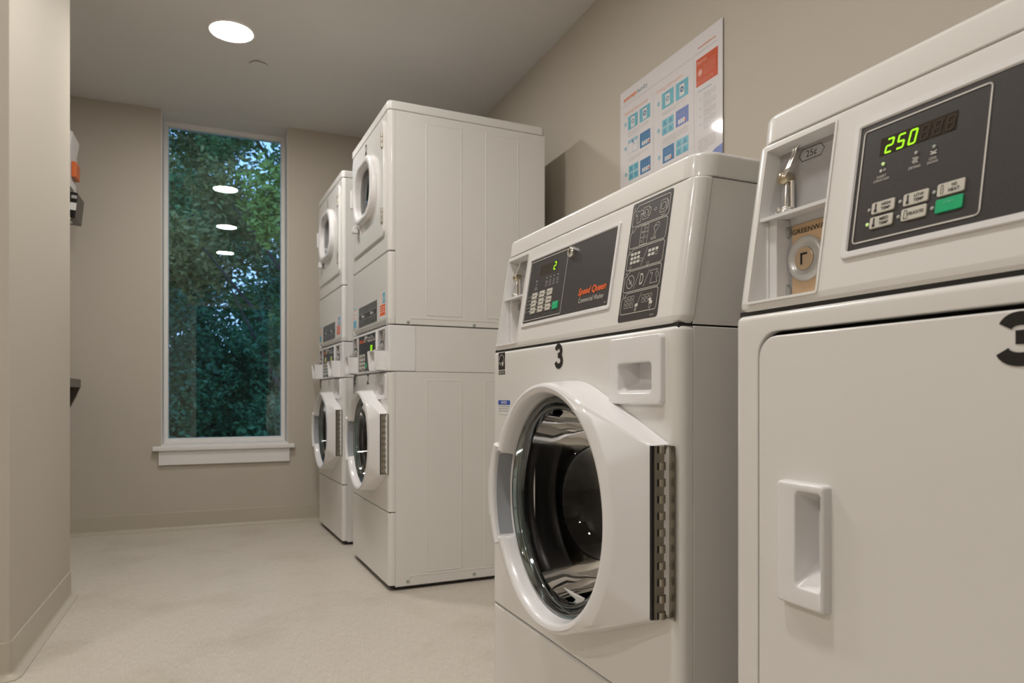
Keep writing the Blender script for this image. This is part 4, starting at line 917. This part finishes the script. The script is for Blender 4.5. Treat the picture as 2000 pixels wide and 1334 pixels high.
def foliage(name, blobs, n, size, m, parent):
    V = []; Fc = []
    tot = sum(bl[3] ** 2 for bl in blobs)
    for (x, y, z, r) in blobs:
        for k in range(int(n * r * r / tot)):
            d = Vector((random.gauss(0, 1), random.gauss(0, 1), random.gauss(0, 1))).normalized(); p = Vector((x, y, z)) + d * r * (random.random() ** .45) * (1 + .25 * math.sin(7 * d.x + 5 * d.z))
            p.z = max(p.z, -.5)
            a = Vector((random.gauss(0, 1), random.gauss(0, 1), random.gauss(0, .6))).normalized(); q = a.cross(Vector((random.gauss(0, 1), random.gauss(0, 1), random.gauss(0, 1)))).normalized(); s = size * random.uniform(.6, 1.3)
            i = len(V); t = q.cross(a) * s * .12
            V += [p - a * s, p + q * s * .5 + t, p + a * s, p - q * s * .5 + t]; Fc += [(i, i + 1, i + 2), (i, i + 2, i + 3)]
    me = bpy.data.meshes.new(name); me.from_pydata([tuple(v) for v in V], [], Fc); me.materials.append(m)
    o = bpy.data.objects.new(name, me); C.objects.link(o); o.parent = parent; o.matrix_parent_inverse = Matrix.Translation(-Vector(parent.location)); o['kind'] = 'stuff'; return o
def tree(label, x, y, h, r, blobs, n, size, m, lean=0, group='trees outside the window'):
    t = thing('woodland_tree', label, 'tree', (x, y, -.55), 0, group)
    P = [(x + lean * (k / 6) ** 1.3 + .05 * math.sin(k * 2.1), y + .05 * math.cos(k * 1.7), -.56 + h * k / 6) for k in range(7)]
    b = new(); tube(b, P, [r * (1.25 - .15 * k) for k in range(7)], 10)
    for k in range(7):
        q = P[2 + k % 4]; a = k * 2.4 + x; tube(b, [q, (q[0] + .5 * math.cos(a), q[1] + .5 * math.sin(a), q[2] + .45), (q[0] + 1.1 * math.cos(a), q[1] + 1.0 * math.sin(a), q[2] + 1.2)], [r * .4, r * .28, r * .1], 6)
    o = obj('trunk', b, BARK, t); o.matrix_parent_inverse = Matrix.Translation(-Vector(t.location))
    foliage('foliage', blobs, n, size, m, t); return t
def rb(cx, cy, cz, rx, ry, rz_, n, r0, r1): return [(cx + random.uniform(-rx, rx), cy + random.uniform(-ry, ry), cz + random.uniform(-rz_, rz_), random.uniform(r0, r1)) for _ in range(n)]
def bush(label, x, y, blobs, n, size, m):
    t = thing('woodland_bush', label, 'bush', (x, y, -.55), 0, 'bushes outside the window')
    b = new()
    for k in range(5): a = k * 1.26; tube(b, [(x, y, -.56), (x + .15 * math.cos(a), y + .15 * math.sin(a), .0), (x + .4 * math.cos(a), y + .4 * math.sin(a), .7)], [.02, .014, .006], 6)
    o = obj('stems', b, BARK, t); o.matrix_parent_inverse = Matrix.Translation(-Vector(t.location)); foliage('foliage', blobs, n, size, m, t)
tree('olive leaved tree filling the upper left of the window', -.9, 9.0, 6.5, .11, rb(-.5, 8.6, 3.6, 1.5, 1.0, 1.4, 34, .28, .5), 42000, .036, LF[0], .2)
tree('dark slim tree rising behind the right side of the window', 1.15, 9.6, 7.5, .10, rb(.9, 9.6, 3.4, 1.5, .8, 1.7, 20, .18, .38), 14000, .036, LF[1], .1)
tree('leaning tree with low dark trunk at the window lower right', .72, 7.6, 3.4, .075, rb(1.0, 7.4, 2.1, .7, .5, .8, 14, .18, .34), 7000, .038, LF[3], .5)
tree('tall tree standing deep in the wood beyond the window', -2.6, 15.5, 10, .2, rb(.0, 15.5, 3.4, 5.5, 1.4, 2.6, 46, .5, 1.0), 52000, .070, LF[1], .3)
tree('broad pale tree standing farthest back in the wood', -.5, 20.5, 11, .2, rb(-1.2, 20.5, 3.6, 5, 1.4, 3.2, 48, .6, 1.2), 34000, .10, LF[0], .2)
tree('tall dark tree at the far right of the wood outside', 4.2, 13.5, 10, .18, rb(3.6, 13.0, 3.6, 2.6, 1.2, 3.0, 38, .45, .8), 26000, .065, LF[2], -.3)
bush('blue green bush filling the lower left of the window', -.5, 7.6, rb(-.45, 7.7, .7, 1.1, .6, .85, 28, .22, .42), 24000, .034, LF[2])
bush('dark green bush below the leaning tree outside', 1.1, 8.3, rb(.9, 8.6, .6, 1.0, .5, .8, 22, .22, .4), 18000, .034, LF[1])
bush('low hedge of dark leaves at the back of the wood', 1.0, 11.5, rb(.5, 11.6, .9, 4.2, .6, 1.2, 60, .4, .7), 22000, .06, LF[2])
